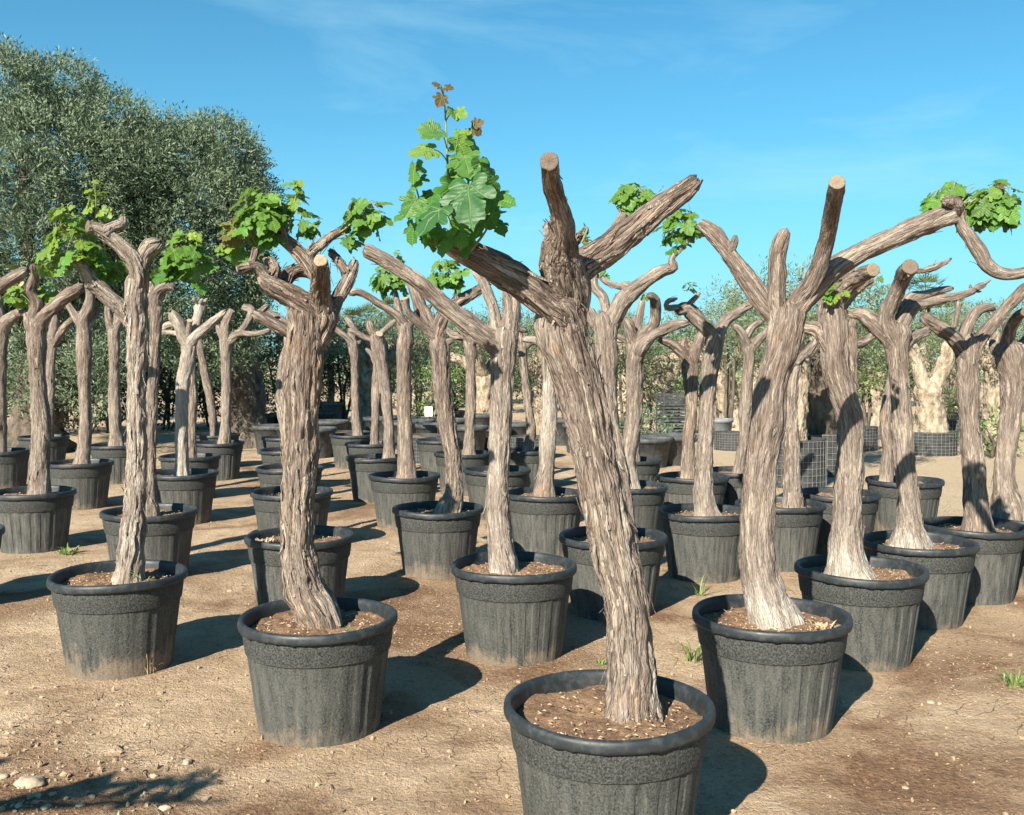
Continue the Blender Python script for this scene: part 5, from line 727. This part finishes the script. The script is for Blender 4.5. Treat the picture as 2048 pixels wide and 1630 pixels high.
bushy('round grey-green tree beyond the forked cream olive', 1868, 25, 1.75, .8, .8, OLIVE2, 214, 'leafy_tree', 'tree', 14, (280, .09, .025))
bushy('grey-green tree beyond the two-armed vine', 1560, 31, 2.0, 1.2, 1.0, OLIVE, 215, 'leafy_tree', 'tree', 16, (240, .1, .03))
bushy('spreading tree at the far end of the pale path', 2040, 29, 2.0, 1.2, 1.1, OLIVE2, 216, 'leafy_tree', 'tree', 16, (240, .1, .03))
bushy('shadowed tree past the leaning dark vine', 470, 30, 2.0, 1.3, 1.3, SHADEBUSH, 217, 'leafy_tree', 'tree', 16)
bushy('shadowed tree past the waisted vine', 130, 26, 1.9, 1.6, 1.4, SHADEBUSH, 218, 'leafy_tree', 'tree', 18)
bushy('pale tree far beyond the broad vine', 1690, 33, 2.2, 1.3, 1.0, OLIVE2, 219, 'leafy_tree', 'tree', 16, (240, .1, .03))
# far wood closing the view: one mass
r_ = np.random.default_rng(9); bl = []
for k in range(120):
    xx = -46 + 92 * k / 119 + r_.normal(0, .4); s_ = r_.uniform(.7, 1.25); bl.append((xx, 52 + r_.normal(0, 2.5), r_.uniform(.2, 1.4), s_, s_, s_))
fw = obj('far_wood', crown_mesh(bl, 34, .30, .13, 33), OLIVE, None, kind='stuff'); fw['label'] = 'distant belt of grey-green nursery trees along the horizon'; fw['category'] = 'woodland'
for k, (px, y, zc, rx, rz, lab) in enumerate([(30, 21, 1.3, 1.1, 1.3, 'added dark shrub standing for deep shade under the broad olive, by the cropped vine'), (215, 22, 1.3, 1.1, 1.3, 'added dark shrub standing for deep shade behind the yellowish-footed vine'), (330, 23, 1.35, 1.0, 1.35, 'added dark shrub standing for deep shade behind the wishbone vine'), (420, 24, 1.2, .9, 1.2, 'added dark shrub standing for deep shade behind the leaning dark vine'), (610, 25, 1.3, .9, 1.3, 'added dark shrub standing for shade beyond the stout peeling vine'), (770, 34, 1.6, 1.2, 1.5, 'dark shrub far beyond the gnarled double-stemmed vine'), (930, 35, 1.6, 1.2, 1.5, 'dark shrub far beyond the tattered vine'), (1060, 36, 1.6, 1.3, 1.5, 'dark shrub far beyond the slender stemmed vine'), (1220, 34, 1.6, 1.2, 1.5, 'dark shrub far beyond the crooked-armed grey vine'), (1380, 34, 1.5, 1.2, 1.4, 'dark shrub far beyond the rust-coloured vine'), (1800, 34, 1.5, 1.2, 1.4, 'dark shrub far beyond the fluted-foot vine')]):  # shrubs by the olives added as dark mass in place of deep shade
    bushy(lab, px, y, zc, rx, rz, SHADEBUSH, 240 + k, n=16, leaf=(190, .13, .05))
# palms
def palm(label, px, y, h, n, L_, seed, fan=True):
    x = (px - 1024) / 2000 * y; t = thing('palm_tree', label, 'palm', (x, y, 0), 'palms beyond the nursery rows'); r_ = np.random.default_rng(seed)
    limb('trunk', [(0, 0, -.05, .2), (.02, 0, h * .5, .16), (0, 0, h, .17)], 16, DARKBARK, t, seed, 1., 'r', .15); J = Joined()
    for k in range(n):
        a = 2 * math.pi * k / n + r_.uniform(-.3, .3); el = r_.uniform(-.5, 1.35); d = np.array([math.cos(a) * math.cos(el), math.sin(a) * math.cos(el), math.sin(el)]); o = np.array([0, 0, h]); m_ = L_ * .5
        J.add(*stick(np.array([[*o, .012], [*(o + d * m_), .008]]), 4)); c = o + d * m_; sd_ = np.cross(d, [0, 0, 1.]); sd_ /= np.linalg.norm(sd_) + 1e-6; nn = np.cross(sd_, d)
        for q in range(13):
            b = (q - 6) / 6 * (1.35 if fan else .5); e = d * math.cos(b) + sd_ * math.sin(b) + nn * r_.uniform(-.12, .12) + np.array([0, 0, -.18]); wv = np.cross(e, nn); wv *= .022 * L_ / np.linalg.norm(wv); l_ = L_ * .55 * (1 - .25 * abs(b) / 1.35)
            J.add(np.array([c, c + e * l_ * .5 + wv, c + e * l_, c + e * l_ * .5 - wv]), np.array([[0, 1, 2, 3]]))
    me = J.mesh('crown', False); at = me.attributes.new('rnd', 'FLOAT', 'POINT'); at.data.foreach_set('value', np.random.default_rng(seed).uniform(size=len(me.vertices))); obj('crown', me, PALMF, t, kind='stuff')
palm('fan palm with round head beyond the slim vine, shorter of a close pair', 703, 44, 3.1, 26, 1.0, 301)
palm('fan palm with round head, close beside a shorter one', 738, 46, 3.35, 26, 1.0, 302)
palm('fan palm peeping over the dark arm of the straight brown vine', 782, 48, 3.9, 24, .9, 303)
palm('tall palm with spiky head beyond the sawn arm bearing a twig', 1848, 30, 3.55, 26, .85, 304)
palm('broad palm with yellowing fronds beyond the vine with fluted foot', 1888, 33, 2.9, 28, 1.1, 305)
palm('low palm beside the path, behind the forked cream olive', 1905, 22, .6, 18, .55, 306)
# bare pale yucca-like stem in a grey pot, black pots, crates
def far_pot(label, px, y, rad, h, mat=CRATE, stem=0):
    x = (px - 1024) / 2000 * y; t = thing('nursery_pot', label, 'plant pot', (x, y, 0), 'black nursery pots at the back')
    v, f = lathe([(rad * .78, -.02), (rad * .96, h * .86), (rad * 1.04, h * .87), (rad * 1.05, h), (rad * .96, h), (rad * .94, h * .9), (.01, h * .9)], 40); obj('pot', mesh('pot', v, f), mat, t)
    if stem:
        limb('stem', [(0, 0, h * .8, stem), (.01, 0, h + .5, stem * .9), (0, 0, h + 1.0, stem * .85)], 14, CREAM, t, px, 1., 'r', .1); J = Joined(); r_ = np.random.default_rng(px)
        for k in range(60):
            a, el = r_.uniform(0, 6.28), r_.uniform(-.6, 1.2); d = np.array([math.cos(a) * math.cos(el), math.sin(a) * math.cos(el), math.sin(el)]); wv = np.cross(d, [0, 0, 1.]) * .02; o = np.array([0, 0, h + 1.]); l_ = r_.uniform(.35, .6); J.add(np.array([o, o + d * l_ * .5 + wv, o + d * l_ + [0, 0, -.15], o + d * l_ * .5 - wv]), np.array([[0, 1, 2, 3]]))
        me = J.mesh('leaves', False); at = me.attributes.new('rnd', 'FLOAT', 'POINT'); at.data.foreach_set('value', np.random.default_rng(3).uniform(size=len(me.vertices))); obj('leaves', me, BUSH, t, kind='stuff')
    return t
GREYPOT = mat_simple('grey_pot_plastic', (.12, .135, .14), (.22, .235, .235), 10, .6)
far_pot('grey pot holding a pale bare stem with arching leaves', 662, 25, .34, .55, GREYPOT, .085)
far_pot('plain grey pot on the sand beside a low wire basket', 1441, 19, .24, .5, GREYPOT)
for px, y, a, b, lab in ((838, 19.5, .3, .45, 'wide black pot by the bright green shrub'), (870, 17.5, .34, .5, 'large black pot before the bright green shrub'), (905, 19, .3, .5, 'black pot between bright shrubs and ragged-topped vine'), (690, 19, .3, .45, 'black pot in the shade near the slim greyish vine'), (660, 18.5, .34, .5, 'black pot in the deep shade under the olives'), (985, 18, .35, .4, 'low black pot behind the smooth grey vine'), (1035, 18.5, .3, .45, 'black pot by the slender vine with the shade band'), (600, 19.5, .3, .5, 'black pot near the dense dark shrub'), (1290, 15.2, .42, .45, 'wide black tub beyond the whitish-footed vine'), (1340, 15.6, .42, .45, 'wide black tub before the stacked crates'), (1715, 21, .3, .5, 'black pot beneath the bright leafy tree'), (960, 20.5, .3, .5, 'black pot at the foot of a pale olive bole'), (1950, 21, .3, .5, 'black pot beyond the forked cream olive'), (545, 17.2, .34, .5, 'black pot in shade beyond the stout peeling vine'), (590, 17.0, .34, .5, 'big black pot in the shade, in line with the stout vine'), (630, 16.6, .34, .5, 'big black pot between the stout vine and slim greyish vine'), (568, 21, .3, .5, 'small black pot deep in the olive shade'), (645, 21.5, .3, .5, 'small black pot deep in shade by the grey stemmed pot'), (520, 20.5, .3, .5, 'small black pot at the foot of the tall olive'), (760, 19.5, .32, .5, 'black pot before the cream cratered bole'), (800, 18.2, .32, .5, 'black pot behind the straight brown vine'), (935, 17, .34, .5, 'black pot behind the ragged-topped vine'), (1120, 19, .32, .5, 'black pot beyond the thick leaning vine'), (1165, 17.5, .34, .5, 'black pot beyond the crooked-armed grey vine'), (1225, 18.5, .32, .5, 'black pot before the dark glossy bush')):
    far_pot(lab, px, y, a, b)
def wire_basket(label, px, y, rad, h):
    t = thing('wire_basket', label, 'wire basket', ((px - 1024) / 2000 * y, y, 0), 'wire baskets lined with black'); add_basket(t, rad, h)
wire_basket('low empty wire basket on the bright sand', 1468, 18, .35, .32); wire_basket('wire basket behind the forked cream olive, half hidden', 1925, 19, .42, .5); wire_basket('wire basket beneath the bright leafy tree', 1712, 18, .4, .42); wire_basket('wire basket in shade by the slim greyish vine', 697, 17, .38, .4); wire_basket('wire basket behind the straight brown vine', 845, 16, .4, .42); wire_basket('wire basket beside the tan vine with darker foot', 1062, 16.5, .36, .36)
def crate(label, px, y, z, w_, h_, d_, rz):
    t = thing('plastic_crate', label, 'crate', ((px - 1024) / 2000 * y, y, z), 'stacked black crates', rz)
    for sx in (-1, 1):
        for sy in (-1, 1): obj('corner_post', box(.03, .03, h_), CRATE, t, (sx * (w_ / 2 - .015), sy * (d_ / 2 - .015), 0))
    for q in range(4):
        zz = .01 + q * (h_ - .05) / 3
        for sy in (-1, 1): obj('slat', box(w_ - .062, .014, .036), CRATE, t, (0, sy * (d_ / 2 - .01), zz))
        for sx in (-1, 1): obj('slat', box(.014, d_ - .062, .036), CRATE, t, (sx * (w_ / 2 - .01), 0, zz))
    obj('floor_panel', box(w_ - .05, d_ - .05, .012), CRATE, t, (0, 0, .0))
_bx = {}
def box(a, b, c):
    k = (round(a, 3), round(b, 3), round(c, 3))
    if k not in _bx:
        x, y = a / 2, b / 2; _bx[k] = mesh('slat', np.array([(-x, -y, 0), (x, -y, 0), (x, y, 0), (-x, y, 0), (-x, -y, c), (x, -y, c), (x, y, c), (-x, y, c)]), np.array([(0, 3, 2, 1), (4, 5, 6, 7), (0, 1, 5, 4), (1, 2, 6, 5), (2, 3, 7, 6), (3, 0, 4, 7)]), False)
    return _bx[k]
names = ['bottom crate of the black stack on the sand', 'second crate up in the black stack', 'third crate up in the black stack', 'topmost crate of the black stack']
for k in range(4): crate(names[k], 1343, 19.2, k * .245, .5, .24, .36, .15 + .06 * k)
lb = thing('plant_label', 'small white plant label on a stake before the bright green shrub', 'label', (-1.72, 20.6, 0))
obj('stake', box(.025, .012, .62), CRATE, lb); obj('card', box(.16, .008, .2), LABELM, lb, (0, -.012, .45))
# ------------------------------------------------------------------ ground details
def stone_mesh(seed, flat=.6):
    import bmesh
    bm = bmesh.new(); bmesh.ops.create_icosphere(bm, subdivisions=3, radius=1); v = np.array([a.co[:] for a in bm.verts]); f = np.array([[a.index for a in p.verts] for p in bm.faces]); bm.free()
    v *= (1 + .28 * noise(v * 1.1 + seed) + .10 * noise(v * 3 + seed) + .04 * noise(v * 8 + seed))[:, None]; v[:, 2] *= flat; return mesh('stone', v, f)
SM = [stone_mesh(i * 5.1, .5 + .1 * (i % 3)) for i in range(6)]
for m_ in SM: m_.materials.append(STONE)
def gp(px, pz):                                   # photo measure -> ground position
    v = (815 - pz) / 2000; k = (v * math.cos(.0499) - math.sin(.0499)) / (math.cos(.0499) + v * math.sin(.0499)); y = -1.66 / k
    t_ = y / (math.cos(.0499) + v * math.sin(.0499)); return (px - 1024) / 2000 * t_, y
for i, (px, pz, s_, lab) in enumerate([(60, 1570, .045, 'large flat earth-coloured stone among pebbles'), (92, 1618, .016, 'yellowish pebble by the flat stone'), (308, 1556, .014, 'chalky white stone on bare dirt'), (70, 1608, .013, 'blue-grey pebble next to the yellowish pebble'), (38, 1615, .014, 'grey pebble by the flat stone'), (330, 1622, .018, 'rough tan stone with a dark hollow beside it'), (412, 1600, .016, 'tiny white pebble near the rough tan stone'), (1862, 1405, .016, 'small white stone by the grass tuft'), (1880, 1407, .012, 'tiny buff stone next to a white one'), (8, 1555, .016, 'cream stone beyond the flat earth-coloured one'), (160, 1610, .013, 'half-buried buff stone near the flat stone'), (375, 1530, .018, 'dark-shadowed clod standing up from the dirt')]):
    x, y = gp(px, pz); o = obj('stone', SM[i % 6], None, None, (x, y, float(ground_z(x, y)) + s_ * .15), rot=(0, 0, i * 1.3)); o.scale = (s_ * 1.3, s_, s_); tag(o, lab, 'stone')
def scatter(name, n, fn, mat, label, cat, seed, smooth=True):
    r_ = np.random.default_rng(seed); J = Joined(); fn(J, r_, n); o = obj(name, J.mesh(name, smooth), mat, None, kind='stuff'); o['label'] = label; o['category'] = cat; return o
ICO_V = None
def clods(J, r_, n):
    import bmesh
    bm = bmesh.new(); bmesh.ops.create_icosphere(bm, subdivisions=1, radius=1); v0 = np.array([a.co[:] for a in bm.verts]); f0 = np.array([[a.index for a in p.verts] for p in bm.faces]); bm.free()
    Y = 2.2 + r_.uniform(size=n) ** 1.7 * 8; X = r_.uniform(-1, 1, n) * (Y * .56 + .4); m_ = r_.uniform(size=n) < .35; X[m_] = -2.1 + r_.normal(0, .55, m_.sum()); Y[m_] = 3.7 + r_.normal(0, .5, m_.sum())
    Z = ground_z(X, Y); S_ = .002 + .011 * r_.uniform(size=n) ** 4.5
    for i in range(n):
        v = v0 * (S_[i] * r_.uniform(.55, 1.5, (1, 3))) * (1 + .3 * r_.normal(size=(len(v0), 1))); J.add(v + [X[i], Y[i], Z[i] + S_[i] * .25], f0)
scatter('clods', 5200, clods, mat_simple('earth_clod', (.22, .155, .098), (.42, .32, .215), 60, .95), 'crumbled clods of dry earth strewn over the ground', 'clods', 51, False)
def chips(J, r_, n):
    Y = 2.2 + r_.uniform(size=n) ** 1.5 * 8; X = r_.uniform(-1, 1, n) * (Y * .56 + .4); k = n // 2; X[:k] = np.where(r_.uniform(size=k) < .5, -.3 + r_.normal(0, .5, k), 2.9 + r_.normal(0, .6, k)); Y[:k] = np.where(X[:k] < 1.5, 6.0 + r_.normal(0, .6, k), 5.0 + r_.normal(0, .6, k)); Z = ground_z(X, Y)
    for i in range(n):
        a = r_.uniform(0, 6.28); L_ = r_.uniform(.004, .018); w_ = r_.uniform(.0008, .0022); d = np.array([math.cos(a), math.sin(a), r_.uniform(-.05, .25)]) * L_; s_ = np.array([-math.sin(a), math.cos(a), 0]) * w_; p = np.array([X[i], Y[i], Z[i] + .003])
        J.add([p - s_, p + s_, p + d + s_, p + d - s_, p + d * .5 + [0, 0, .003]], [np.array([[0, 1, 4], [1, 2, 4], [2, 3, 4], [3, 0, 4]])])
scatter('wood_chips', 4200, chips, STRAW, 'pale straw and wood chips scattered on the brown earth', 'wood chips', 52, False)
def twigs(J, r_, n):
    Y = 2.4 + r_.uniform(size=n) ** 1.4 * 6; X = r_.uniform(-1, 1, n) * (Y * .55 + .3); k = n // 2; X[:k] = -2.0 + r_.normal(0, .6, k); Y[:k] = 3.8 + r_.normal(0, .5, k); Z = ground_z(X, Y)
    for i in range(n):
        a = r_.uniform(0, 6.28); L_ = r_.uniform(.02, .10); p = np.array([X[i], Y[i], Z[i] + .004]); d = np.array([math.cos(a), math.sin(a), r_.uniform(0, .3)]) * L_; w_ = r_.uniform(.0012, .003)
        J.add(*stick(bez(p, p + d * .5 + r_.normal(0, .01, 3) + [0, 0, .008], p + d, 5, w_, w_ * .6), 5))
scatter('fallen_twigs', 260, twigs, mat_simple('dry_twig', (.10, .07, .05), (.26, .19, .13), 50, .9), 'dry dark twigs and root bits lying on the dirt', 'twigs', 53)
def blades(label, px, pz, n, L_, w_, spread, seed, mat=WEED, name='grass_tuft', cat='weed', z=None, xy=None):
    x, y = xy or gp(px, pz); z = float(ground_z(x, y)) if z is None else z; r_ = np.random.default_rng(seed); J = Joined()
    for i in range(n):
        a = r_.uniform(0, 6.28); q = spread * math.sqrt(r_.uniform()); b = np.array([q * math.cos(a), q * math.sin(a), -.004]); l_ = L_ * r_.uniform(.5, 1.2); o = np.array([math.cos(a + r_.normal() * .5), math.sin(a + r_.normal() * .5), 0]) * l_ * r_.uniform(.2, .9)
        pts = bez(b, b + o * .3 + [0, 0, l_ * .7], b + o + [0, 0, l_ * r_.uniform(.3, .9)], 5, 1, 1)[:, :3]; s_ = np.array([-o[1], o[0], 0]); s_ /= np.linalg.norm(s_) + 1e-6; ww = w_ * np.array([.7, 1, .9, .6, .08])[:, None]
        J.add(np.stack([pts - s_ * ww, pts + s_ * ww], 1).reshape(-1, 3), grid_faces(5, 2, False))
    me = J.mesh(name); at = me.attributes.new('rnd', 'FLOAT', 'POINT'); at.data.foreach_set('value', r_.uniform(size=len(me.vertices))); o = obj(name, me, mat, None, (x, y, z)); tag(o, label, cat); return o
blades('bright green grass tuft on the brown mulch', 2032, 1368, 60, .09, .004, .07, 61); blades('small pale green weed beside the ribbed vine pot', 137, 1108, 50, .09, .006, .07, 62)
blades('thin weed growing against the bleached-foot vine pot', 1388, 1320, 26, .16, .005, .04, 63); blades('sprig of dark weed with a yellow tip before the grey vine pot', 1402, 1192, 12, .16, .005, .03, 64); blades('tiny weed behind the leaning vine pot', 1203, 1328, 14, .05, .004, .03, 65)
blades('withered grey weed at the foot of the shaggy vine pot', 300, 1350, 16, .14, .003, .03, 66, STRAW); blades('sparse green blades behind the stout vine pot', 712, 1080, 14, .10, .003, .1, 67)
blades('single green blade in the stout vine pot', 0, 0, 3, .10, .004, .01, 68, xy=(-.865 + .19, 4.42 - .16), z=.458); blades('green blades in the shaggy vine pot', 0, 0, 4, .12, .004, .015, 69, xy=(-2.105 + .17, 5.3 - .1), z=.458)
blades('yellow litter heap in the pot behind the stout vine', 0, 0, 90, .06, .006, .09, 70, STRAW, 'dry_litter', 'litter', xy=(-1.378 - .2, 6.45 - .12), z=.458); blades('dry yellow litter in the bleached-foot vine pot', 0, 0, 60, .04, .005, .07, 71, STRAW, 'dry_litter', 'litter', xy=(1.169 + .2, 4.46 - .1), z=.458)
